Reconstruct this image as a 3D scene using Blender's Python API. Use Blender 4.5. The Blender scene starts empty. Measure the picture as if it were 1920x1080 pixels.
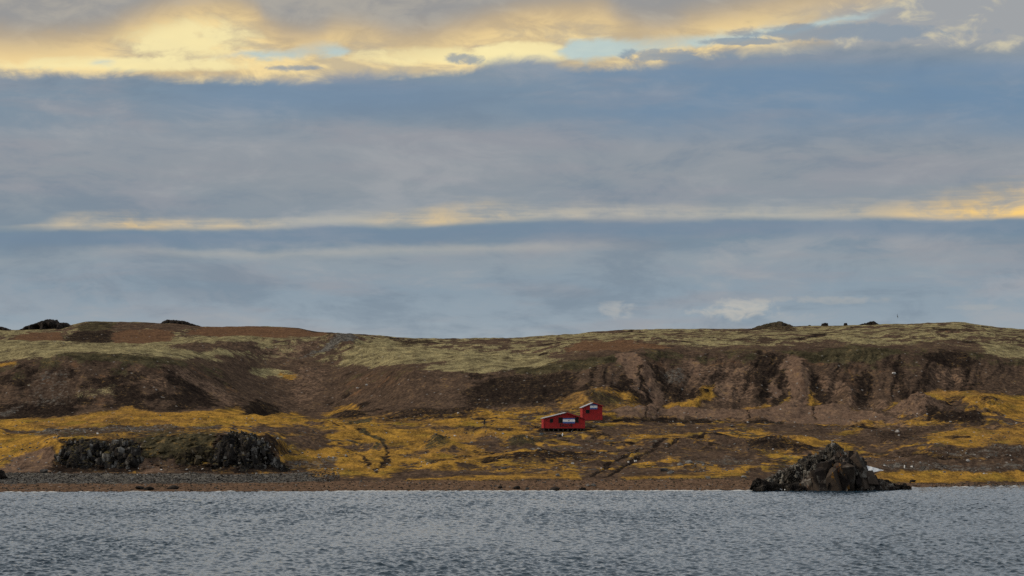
import bpy, bmesh, math, random
import numpy as np
from mathutils import Vector, Matrix

random.seed(7)
RNG = np.random.default_rng(7)
SC = bpy.context.scene
COL = SC.collection

# ------------------------------------------------------------------ survey
# All distances in metres.  The viewpoint is a ship's deck, 15 m above the sea.
F, CX, HY, CZ = 4500.0, 960.0, 752.0, 15.0


def at(px, py, Y):
    """bearing / height reading of the photograph -> place in the world at range Y"""
    return Vector(((px - CX) / F * Y, Y, CZ + (HY - py) / F * Y))


# ------------------------------------------------------------------ helpers
def lin(c):
    c = c / 255.0
    return c / 12.92 if c <= 0.04045 else ((c + 0.055) / 1.055) ** 2.4


def rgb(r, g, b):
    return (lin(r), lin(g), lin(b), 1.0)


_perm = RNG.permutation(256).astype(np.int32)
_perm = np.concatenate([_perm, _perm, _perm])
_g3 = RNG.normal(size=(256, 3)).astype(np.float32)
_g3 /= np.linalg.norm(_g3, axis=1)[:, None]
_g2 = np.stack([np.cos(np.arange(256) * 2 * np.pi / 256), np.sin(np.arange(256) * 2 * np.pi / 256)], 1).astype(np.float32)


def _f(t):
    return t * t * t * (t * (t * 6 - 15) + 10)


def pn2(x, y):
    x = np.asarray(x, np.float32); y = np.asarray(y, np.float32)
    xi = np.floor(x).astype(np.int32); yi = np.floor(y).astype(np.int32)
    xf = x - xi; yf = y - yi
    u = _f(xf); v = _f(yf)
    r = 0
    out = []
    for j in (0, 1):
        row = []
        for i in (0, 1):
            h = _perm[_perm[(xi + i) & 255] + ((yi + j) & 255)]
            g = _g2[h]
            row.append(g[..., 0] * (xf - i) + g[..., 1] * (yf - j))
        out.append(row[0] + u * (row[1] - row[0]))
    return (out[0] + v * (out[1] - out[0])) * 1.4


def pn3(x, y, z):
    x = np.asarray(x, np.float32); y = np.asarray(y, np.float32); z = np.asarray(z, np.float32)
    xi = np.floor(x).astype(np.int32); yi = np.floor(y).astype(np.int32); zi = np.floor(z).astype(np.int32)
    xf = x - xi; yf = y - yi; zf = z - zi
    u = _f(xf); v = _f(yf); w = _f(zf)
    lay = []
    for k in (0, 1):
        out = []
        for j in (0, 1):
            row = []
            for i in (0, 1):
                h = _perm[_perm[_perm[(xi + i) & 255] + ((yi + j) & 255)] + ((zi + k) & 255)]
                g = _g3[h & 255]
                row.append(g[..., 0] * (xf - i) + g[..., 1] * (yf - j) + g[..., 2] * (zf - k))
            out.append(row[0] + u * (row[1] - row[0]))
        lay.append(out[0] + v * (out[1] - out[0]))
    return (lay[0] + w * (lay[1] - lay[0])) * 1.5


def fbm2(x, y, octv=4, gain=0.5):
    a, s, r = 1.0, 0.0, 0
    for k in range(octv):
        r = r + a * pn2(x * 2 ** k + 17.3 * k, y * 2 ** k - 9.1 * k); s += a; a *= gain
    return r / s * 1.5


def fbm3(x, y, z, octv=4, gain=0.5):
    a, s, r = 1.0, 0.0, 0
    for k in range(octv):
        r = r + a * pn3(x * 2 ** k + 17.3 * k, y * 2 ** k - 9.1 * k, z * 2 ** k + 3.3 * k); s += a; a *= gain
    return r / s * 1.5


def worley3(x, y, z):
    """nearest two jittered cell points and the nearest cell's own number"""
    xi, yi, zi = (np.floor(v).astype(np.int32) for v in (x, y, z))
    f1 = np.full(x.shape, 9.0); f2 = np.full(x.shape, 9.0); idn = np.zeros(x.shape)
    for a in (-1, 0, 1):
        for b in (-1, 0, 1):
            for c in (-1, 0, 1):
                h = _perm[_perm[_perm[(xi + a) & 255] + ((yi + b) & 255)] + ((zi + c) & 255)]
                g = _g3[h & 255] * 0.45 + 0.5
                d = np.sqrt((xi + a + g[..., 0] - x) ** 2 + (yi + b + g[..., 1] - y) ** 2 + (zi + c + g[..., 2] - z) ** 2)
                near = d < f1
                f2 = np.where(near, f1, np.minimum(f2, d)); idn = np.where(near, h / 255.0, idn); f1 = np.where(near, d, f1)
    return f1, f2, idn


def sstep(a, b, x):
    t = np.clip((x - a) / (b - a), 0, 1)
    return t * t * (3 - 2 * t)


def pchip_slopes(X, Z):
    h = np.diff(X, axis=0); d = np.diff(Z, axis=0) / h
    m = np.zeros_like(Z)
    w1 = 2 * h[1:] + h[:-1]; w2 = h[1:] + 2 * h[:-1]
    same = d[1:] * d[:-1] > 0
    dd0 = np.where(same, d[:-1], 1.0); dd1 = np.where(same, d[1:], 1.0)
    m[1:-1] = np.where(same, (w1 + w2) / (w1 / dd0 + w2 / dd1), 0.0)
    m[0] = d[0]; m[-1] = d[-1]
    return m, h, d


def pchip1(xk, zk, x):
    X = np.array(xk, float)[:, None]; Z = np.array(zk, float)[:, None]
    m, h, d = pchip_slopes(X, Z)
    X = X[:, 0]; Z = Z[:, 0]; m = m[:, 0]; h = h[:, 0]
    xc = np.clip(x, X[0], X[-1])
    i = np.clip(np.searchsorted(X, xc) - 1, 0, len(X) - 2)
    t = (xc - X[i]) / h[i]
    return ((2 * t ** 3 - 3 * t ** 2 + 1) * Z[i] + (t ** 3 - 2 * t ** 2 + t) * h[i] * m[i]
            + (-2 * t ** 3 + 3 * t ** 2) * Z[i + 1] + (t ** 3 - t ** 2) * h[i] * m[i + 1])


def mesh_np(name, verts, quads):
    me = bpy.data.meshes.new(name)
    nv, nq = len(verts), len(quads)
    me.vertices.add(nv); me.vertices.foreach_set('co', np.ascontiguousarray(verts, np.float32).ravel())
    me.loops.add(nq * 4); me.loops.foreach_set('vertex_index', np.ascontiguousarray(quads, np.int32).ravel())
    me.polygons.add(nq)
    me.polygons.foreach_set('loop_start', np.arange(0, nq * 4, 4, dtype=np.int32))
    me.polygons.foreach_set('loop_total', np.full(nq, 4, np.int32))
    me.polygons.foreach_set('use_smooth', np.ones(nq, bool))
    me.update()
    return me


def grid_quads(nr, nc, flip=False):
    a = (np.arange(nr - 1)[:, None] * nc + np.arange(nc - 1)[None, :]).ravel()
    q = np.stack([a, a + 1, a + nc + 1, a + nc], 1)
    return q[:, ::-1] if flip else q


def link(name, me, mat=None, parent=None):
    o = bpy.data.objects.new(name, me)
    if mat is not None:
        me.materials.append(mat)
    COL.objects.link(o)
    if parent is not None:
        o.parent = parent
    return o


def tag(o, label=None, cat=None, group=None, kind=None):
    if label: o['label'] = label
    if cat: o['category'] = cat
    if group: o['group'] = group
    if kind: o['kind'] = kind
    return o


def empty(name, loc, rotz=0.0):
    o = bpy.data.objects.new(name, None)
    o.location = loc; o.rotation_euler = (0, 0, rotz); o.empty_display_size = 0.3
    COL.objects.link(o)
    return o


class NT:
    """small node writer"""
    def __init__(self, tree):
        self.t = tree; tree.nodes.clear()

    def n(self, kind, **kw):
        nd = self.t.nodes.new(kind)
        for k, v in kw.items(): setattr(nd, k, v)
        return nd

    def put(self, sock, v):
        if isinstance(v, bpy.types.NodeSocket): self.t.links.new(v, sock)
        elif v is not None: sock.default_value = v

    def m(self, op, a, b=None, c=None, clamp=False):
        nd = self.n('ShaderNodeMath', operation=op, use_clamp=clamp)
        self.put(nd.inputs[0], a); self.put(nd.inputs[1], b)
        if c is not None: self.put(nd.inputs[2], c)
        return nd.outputs[0]

    def add(self, a, b): return self.m('ADD', a, b)
    def sub(self, a, b): return self.m('SUBTRACT', a, b)
    def mul(self, a, b): return self.m('MULTIPLY', a, b)
    def mad(self, a, b, c): return self.m('MULTIPLY_ADD', a, b, c)

    def ss(self, v, a, b, x=0.0, y=1.0):
        nd = self.n('ShaderNodeMapRange', interpolation_type='SMOOTHSTEP')
        self.put(nd.inputs[0], v); nd.inputs[1].default_value = a; nd.inputs[2].default_value = b
        nd.inputs[3].default_value = x; nd.inputs[4].default_value = y
        return nd.outputs[0]

    def mix(self, f, a, b):
        nd = self.n('ShaderNodeMix', data_type='RGBA')
        self.put(nd.inputs[0], f); self.put(nd.inputs[6], a); self.put(nd.inputs[7], b)
        return nd.outputs[2]

    def noise(self, vec, scale, detail=5.0, rough=0.55, dist=0.0):
        nd = self.n('ShaderNodeTexNoise', noise_dimensions='3D')
        self.put(nd.inputs['Vector'], vec); nd.inputs['Scale'].default_value = scale
        nd.inputs['Detail'].default_value = detail; nd.inputs['Roughness'].default_value = rough
        nd.inputs['Distortion'].default_value = dist
        return nd.outputs['Fac']

    def vmul(self, vec, s, off=(0, 0, 0)):
        nd = self.n('ShaderNodeMapping')
        self.put(nd.inputs[0], vec); nd.inputs[1].default_value = off; nd.inputs[3].default_value = s
        return nd.outputs[0]

    def curve(self, v, pts, x0, x1, y0, y1):
        """1-D table of (x, y) points"""
        u = self.n('ShaderNodeMapRange'); self.put(u.inputs[0], v)
        u.inputs[1].default_value = x0; u.inputs[2].default_value = x1
        nd = self.n('ShaderNodeFloatCurve'); self.put(nd.inputs['Value'], u.outputs[0])
        c = nd.mapping.curves[0]
        pts = sorted(pts)
        P = [((x - x0) / (x1 - x0), (y - y0) / (y1 - y0)) for x, y in pts]
        P = [(0.0, P[0][1])] + P + [(1.0, P[-1][1])]
        P = [p for i, p in enumerate(P) if i == 0 or p[0] > P[i - 1][0] + 1e-5]
        c.points[0].location = P[0]; c.points[1].location = P[-1]
        for p in P[1:-1]: c.points.new(*p)
        for p in c.points: p.handle_type = 'AUTO_CLAMPED'
        nd.mapping.update()
        return self.mad(nd.outputs[0], y1 - y0, y0)


def material(name):
    m = bpy.data.materials.new(name); m.use_nodes = True
    return m, NT(m.node_tree)


def finish(T, col, rough=0.9, bump=None, bdist=0.1, bstr=1.0, spec=0.25, metal=0.0):
    p = T.n('ShaderNodeBsdfPrincipled'); o = T.n('ShaderNodeOutputMaterial')
    T.put(p.inputs['Base Color'], col); T.put(p.inputs['Roughness'], rough)
    p.inputs['Specular IOR Level'].default_value = spec; p.inputs['Metallic'].default_value = metal
    if bump is not None:
        b = T.n('ShaderNodeBump'); T.put(b.inputs['Height'], bump)
        b.inputs['Distance'].default_value = bdist; b.inputs['Strength'].default_value = bstr
        T.t.links.new(b.outputs[0], p.inputs['Normal'])
    T.t.links.new(p.outputs[0], o.inputs[0])
    return p


def simple(name, c, c2=None, scale=3.0, rough=0.7, bump=0.0, spec=0.3):
    m, T = material(name)
    pos = T.n('ShaderNodeNewGeometry').outputs['Position']
    nz = T.noise(pos, scale, 6)
    col = T.mix(T.ss(nz, 0.3, 0.7), c, c2 or c)
    finish(T, col, rough, nz if bump else None, bump, spec=spec)
    return m


# ------------------------------------------------------------------ camera
cam = bpy.data.objects.new('camera', bpy.data.cameras.new('camera'))
COL.objects.link(cam)
cam.location = (0, 0, CZ); cam.rotation_euler = (math.radians(90), 0, 0)
cam.data.sensor_width = 36; cam.data.lens = 36 * F / 1920
cam.data.shift_y = (HY - 540) / 1920
cam.data.clip_start = 1; cam.data.clip_end = 60000
SC.camera = cam

# ------------------------------------------------------------------ terrain
PXS = np.concatenate([np.linspace(-9000, -330, 60), np.arange(-300, 2221, 1.9), np.linspace(2250, 11000, 60)])
KX = [-300, 0, 100, 200, 300, 400, 470, 520, 560, 620, 700, 780, 860, 960, 1050, 1110, 1180, 1250, 1330, 1400, 1480, 1550, 1620, 1700, 1760, 1830, 1920, 2220]


def contour(py, Yv):
    P = pchip1([p[0] for p in py], [p[1] for p in py], PXS)
    Q = pchip1([p[0] for p in Yv], [p[1] for p in Yv], PXS)
    return Q, CZ + (HY - P) * Q / F


water_py = [(-300, 924), (0, 923), (500, 921.5), (960, 921), (1400, 920), (1600, 916), (1700, 914), (1920, 912), (2220, 911)]
Yw = CZ * F / (pchip1([p[0] for p in water_py], [p[1] for p in water_py], PXS) - HY)
KN = []
KN.append((Yw - 60, np.full_like(Yw, -6.0)))
KN.append((Yw, np.zeros_like(Yw)))
KN.append((Yw + 13, CZ + (HY - pchip1([0, 300, 600, 960, 1300, 1500, 1650, 1920], [906, 906, 903, 900, 898, 901, 907, 907], PXS)) * (Yw + 13) / F))
KN.append(contour([(0, 887), (110, 888), (500, 886), (700, 882), (960, 884), (1300, 884), (1500, 888), (1640, 884), (1920, 883)],
                  [(0, 424), (500, 427), (960, 428), (1500, 430), (1700, 442), (1920, 446)]))
KN.append(contour([(0, 848), (60, 838), (110, 820), (250, 818), (400, 812), (500, 822), (545, 850), (700, 855), (960, 852), (1300, 852), (1500, 855), (1640, 858), (1760, 842), (1920, 838)],
                  [(0, 446), (110, 441), (500, 443), (545, 455), (700, 460), (960, 462), (1300, 462), (1640, 460), (1760, 458), (1920, 460)]))
KN.append(contour([(0, 806), (110, 805), (300, 802), (500, 803), (600, 808), (960, 809), (1060, 809), (1150, 806), (1400, 808), (1640, 812), (1760, 806), (1920, 803)],
                  [(0, 485), (500, 490), (960, 498), (1060, 500), (1400, 505), (1920, 500)]))
KN.append(contour([(0, 788), (100, 784), (200, 775), (300, 770), (400, 768), (470, 772), (560, 782), (620, 780), (700, 777), (800, 770), (900, 765), (1000, 758), (1100, 757), (1180, 758),
                   (1250, 768), (1400, 769), (1500, 771), (1620, 770), (1700, 758), (1760, 738), (1830, 736), (1920, 748)],
                  [(0, 535), (300, 545), (470, 560), (560, 590), (620, 590), (700, 565), (900, 555), (1060, 550), (1110, 545), (1250, 560), (1700, 560), (1780, 575), (1920, 570)]))
KN.append(contour([(-100, 700), (0, 690), (60, 668), (120, 659), (200, 659), (300, 670), (350, 679), (400, 692), (450, 698), (520, 704), (620, 700), (690, 698), (760, 690), (860, 688), (960, 690),
                   (1000, 686), (1060, 674), (1150, 663), (1250, 658), (1300, 660), (1400, 656), (1600, 655), (1700, 655), (1800, 660), (1920, 669)],
                  [(0, 572), (120, 580), (300, 585), (400, 612), (520, 665), (620, 665), (700, 632), (780, 602), (960, 592), (1150, 594), (1300, 600), (1700, 598), (1920, 606)]))
KN.append(contour([(0, 645), (100, 643), (200, 646), (300, 651), (380, 641), (440, 634), (520, 636), (600, 642), (660, 646), (760, 654), (860, 660), (960, 662), (1100, 646), (1250, 640), (1400, 640), (1600, 637), (1800, 636), (1920, 641)],
                  [(0, 660), (300, 672), (440, 720), (600, 730), (760, 705), (960, 690), (1250, 690), (1920, 700)]))
KN.append(contour([(0, 646), (150, 648), (300, 652), (400, 640), (470, 634), (560, 634), (640, 634), (760, 645), (960, 648), (1100, 636), (1250, 629), (1500, 626), (1800, 620), (1920, 630)],
                  [(0, 735), (300, 735), (440, 770), (640, 775), (760, 775), (1920, 775)]))
SKY_PY = [(-300, 626), (0, 620), (60, 619), (110, 616), (140, 610), (165, 604.5), (185, 603.5), (270, 605.5), (330, 610), (380, 614.5), (470, 613.5), (550, 615.5), (600, 624), (640, 628.5), (700, 632), (760, 636), (850, 637.5), (930, 636.5),
          (1000, 632.5), (1080, 628), (1120, 624), (1250, 619.5), (1400, 618.5), (1500, 614.5), (1600, 611.5), (1700, 608.5), (1790, 605.5), (1830, 610), (1880, 617), (1920, 619), (2220, 630)]
KN.append(contour(SKY_PY, [(0, 850), (350, 860), (640, 860), (850, 900), (1250, 880), (1920, 860)]))
Yk = KN[-1][0]; zk = KN[-1][1]
KN.append((Yk + 90, zk - 6))
KN.append((Yk + 700, zk - 20))
KN.append((Yk + 3000, zk - 40))
ROWS = [8, 34, 42, 100, 120, 130, 230, 110, 40, 80, 24, 16, 8]
KY = np.stack([k[0] for k in KN]); KZ = np.stack([k[1] for k in KN])
mS, hS, dS = pchip_slopes(KY, KZ)
Yr, Zr, Tr = [], [], []
for i, n in enumerate(ROWS):
    ts = np.arange(n) / n
    if i == len(ROWS) - 1: ts = np.append(ts, 1.0)
    for t in ts:
        Yr.append(KY[i] + t * hS[i])
        Zr.append((2 * t ** 3 - 3 * t ** 2 + 1) * KZ[i] + (t ** 3 - 2 * t ** 2 + t) * hS[i] * mS[i]
                  + (-2 * t ** 3 + 3 * t ** 2) * KZ[i + 1] + (t ** 3 - t ** 2) * hS[i] * mS[i + 1])
        Tr.append(i + t)
GY = np.array(Yr, np.float32); GZ = np.array(Zr, np.float32); GT = np.array(Tr, np.float32)[:, None] + 0 * GY
PXS = PXS.astype(np.float32)
GX = (PXS[None, :] - CX) / F * GY
NR, NC = GY.shape
PX0 = PXS[None, :] + 0 * GY
PY0 = HY - (GZ - CZ) / GY * F

# --- relief
land = sstep(1.0, 1.9, GT)
scarp = sstep(5.75, 6.15, GT) * (1 - sstep(6.85, 7.2, GT))
bluff = sstep(3.0, 3.3, GT) * (1 - sstep(3.8, 4.1, GT)) * sstep(90, 130, PX0) * (1 - sstep(500, 550, PX0))
plain = sstep(2.6, 3.4, GT) * (1 - sstep(5.6, 6.1, GT))
plat = sstep(7.0, 7.4, GT)
r25 = fbm2(GX / 26, GY / 26, 2)
r8 = fbm2(GX / 9 + 5, GY / 9, 3)
r2 = fbm2(GX / 2.6 + 3, GY / 2.6, 3)
r07 = fbm2(GX / 0.9, GY / 0.9 + 7, 2)
DZ = land * (0.35 * r25 + 0.28 * r8 + 0.10 * r2 + 0.035 * r07) * (0.25 + 0.75 * sstep(1.8, 3.2, GT))
DZ += plat * (1 - sstep(9.4, 9.8, GT)) * (0.7 * r25 + 0.3 * r8 + 0.25 * np.abs(r8))
DZ *= 1 - 0.8 * sstep(8.6, 8.95, GT) * (1 - sstep(9.05, 9.6, GT))
# hummocks on the plain, sharp edged terraces
hum = np.maximum(0, r8 - 0.10)
DZ += plain * (0.75 * hum + 0.18 * np.abs(fbm2(GX / 4 + 60, GY / 7, 3)))
# gullies that run down the scarp face
wx = GX + 3.0 * fbm2(GX / 14, GZ / 9 + 40, 3) - 0.45 * (GZ - 20) * sstep(900, 1250, PX0)
g1 = fbm2(wx / 7.5, GZ / 26 + 11, 3)
g2 = fbm2(wx / 2.3 + 31, GZ / 9, 3)
gul = np.abs(g1) * 2.4 - 0.6 + 0.5 * g2
gamp = scarp * (0.35 + 0.65 * sstep(820, 1150, PX0) + 0.25 * (PX0 < 420)) * (1 - 0.75 * sstep(440, 500, PX0) * (1 - sstep(800, 930, PX0)))
DY = -gamp * gul * 1.5
crag = fbm3(GX / 3.2, GY / 3.2, GZ / 2.2, 4, 0.6)
DY += -bluff * (1.6 * np.abs(crag) + 0.8 * crag) + scarp * 0.5 * fbm3(GX / 2.2, GY / 2.2, GZ / 2.2, 3, 0.6) * gamp

# local landforms: (px, py, half width, half height as seen, rise in metres)
LUMPS = [(1185, 778, 40, 9, 0.9), (1220, 779, 26, 8, .9), (1280, 779, 55, 9, 1.1), (1360, 781, 45, 8, .9), (1420, 783, 35, 8, .9), (1478, 777, 44, 12, 1.5), (1560, 781, 60, 12, 1.5), (1640, 790, 60, 8, 1.1),
         (1650, 762, 24, 8, 1.0), (1725, 775, 55, 18, 2.4), (1840, 770, 60, 22, 1.6), (1800, 790, 50, 8, 0.8),
         (820, 832, 27, 10, 1.0), (980, 831, 28, 9, .9), (1110, 748, 45, 14, 1.2), (660, 780, 30, 8, 0.7), (890, 775, 40, 8, .8), (780, 776, 60, 9, .7),
         (210, 797, 16, 10, .5), (1300, 835, 90, 9, .5), (1450, 836, 70, 12, 1.0), (1230, 850, 60, 8, .45), (560, 836, 60, 12, .7), (1000, 860, 90, 8, .5), (1320, 745, 24, 16, 1.3),
         (640, 645, 40, 14, 1.5), (1450, 614, 40, 8, .4), (488, 770, 17, 7, -1.8), (340, 850, 40, 16, .6), (1590, 745, 20, 22, 1.6), (1500, 720, 22, 40, 1.4), (1210, 710, 26, 45, 1.2)]
for (a, b, ra, rb, h) in LUMPS:
    d2 = ((PX0 - a) / ra) ** 2 + ((PY0 - b) / rb) ** 2
    DZ += h * 1.45 * np.exp(-d2 * 1.4) * (1 + 0.35 * r2)


def poly_mask(pts, X, Y, soft):
    """1 inside a closed outline, fading over `soft` at the rim"""
    pts = np.array(pts, float)
    ins = np.zeros(X.shape, bool); dmin = np.full(X.shape, 1e9)
    n = len(pts)
    for i in range(n):
        (x1, y1), (x2, y2) = pts[i], pts[(i + 1) % n]
        c = ((y1 > Y) != (y2 > Y)) & (X < (x2 - x1) * (Y - y1) / (y2 - y1 + 1e-9) + x1)
        ins ^= c
        ex, ey = x2 - x1, (y2 - y1) * 2.2
        px, py = X - x1, (Y - y1) * 2.2
        t = np.clip((px * ex + py * ey) / (ex * ex + ey * ey + 1e-9), 0, 1)
        dmin = np.minimum(dmin, np.hypot(px - t * ex, py - t * ey))
    s = np.where(ins, dmin, -dmin)
    return sstep(-soft, soft, s)


def line_mask(pts, X, Y, half, soft):
    pts = np.array(pts, float); dmin = np.full(X.shape, 1e9)
    for (x1, y1), (x2, y2) in zip(pts[:-1], pts[1:]):
        ex, ey = x2 - x1, (y2 - y1) * 2.2
        px, py = X - x1, (Y - y1) * 2.2
        t = np.clip((px * ex + py * ey) / (ex * ex + ey * ey + 1e-9), 0, 1)
        dmin = np.minimum(dmin, np.hypot(px - t * ex, py - t * ey))
    return 1 - sstep(half - soft, half + soft, dmin)


WPX = PX0 + 11 * fbm2(GX / 6 + 9, GY / 6, 3) + 5 * fbm2(GX / 1.6, GY / 1.6 + 4, 2)
WPY = PY0 + (2.2 + 2.5 * scarp) * fbm2(GX / 5 - 9, GY / 7 + GZ / 4, 3) + 1.2 * fbm2(GX / 1.6 + 8, GY / 2, 2)

# ground cover channels: G golden grass, P pale lichen, M dark moss, R rust soil, K pinkish mud, S grey stones, D dark scree and some painted-in shade, T tan shingle ; rest brown soil
CH = 'GPMRKSDT'
W = {c: np.zeros_like(GY, dtype=np.float32) for c in CH}


def lay(c, m):
    m = np.clip(m, 0, 1).astype(np.float32)
    for k in CH:
        W[k] *= (1 - m)
    if c in W: W[c] += m


n20 = fbm2(GX / 22 + 50, GY / 22, 4, 0.6)
n10 = fbm2(GX / 10 - 50, GY / 12, 4, 0.6)
n5 = fbm2(GX / 4.5 + 80, GY / 6, 4, 0.65)
# plateau
lay('P', plat * sstep(-0.25, 0.3, n20 * 0.7 + n5 * 0.9 + 0.1))
lay('R', plat * sstep(0.35, 0.6, n10 - 0.1) * 0.5)
lay('D', plat * sstep(0.25, 0.5, fbm2(GX / 16 + 7, GY / 30, 4, 0.6) + 0.25 * n5 - 0.1) * 0.85)
# scarp
vs = fbm2(wx / 4.2 + 71, GZ / 22, 4, 0.6)
rightish = sstep(820, 1100, PX0)
blot = fbm3(GX / 9, GY / 9, GZ / 6, 4, 0.62)
vs = vs * rightish + blot * (1 - rightish)
lay('D', scarp * sstep(-0.12, 0.4, vs + 0.25 * n5 + 0.03) * 0.9)
lay('R', scarp * sstep(0.12, 0.5, fbm3(GX / 7 + 44, GY / 7, GZ / 7, 4, 0.6)) * 0.55)
lay('S', scarp * sstep(0.2, 0.6, fbm3(GX / 6 + 4, GY / 6 + 70, GZ / 5, 4, 0.65)) * 0.3 * (1 - rightish))
lay('K', scarp * sstep(0.25, 0.55, fbm2(wx / 5 + 5, GZ / 24 + 3, 4, 0.6) - 0.15) * 0.2 * sstep(900, 1150, PX0))
lay('M', scarp * sstep(6.55, 6.95, GT + 0.35 * n5) * sstep(-0.3, 0.2, n10 + 0.1) * 0.8)
# plain
gold = sstep(-0.22, 0.16, n20 * 0.6 + n10 * 0.35 + n5 * 0.75 + 0.12 - 0.2 * sstep(900, 1250, PX0) - 0.1 * sstep(1250, 1650, PX0))
lay('G', plain * gold)
lay('D', plain * sstep(0.22, 0.5, fbm2(GX / 12 + 33, GY / 9 + 1, 4, 0.65) + 0.2 * n5) * 0.85)
lay('M', plain * sstep(0.25, 0.5, fbm2(GX / 9 + 133, GY / 9 + 1, 3, 0.6)) * 0.6)
lay('S', plain * sstep(0.3, 0.55, fbm2(GX / 8 + 3, GY / 6 + 91, 4, 0.7)) * 0.7)

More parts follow.
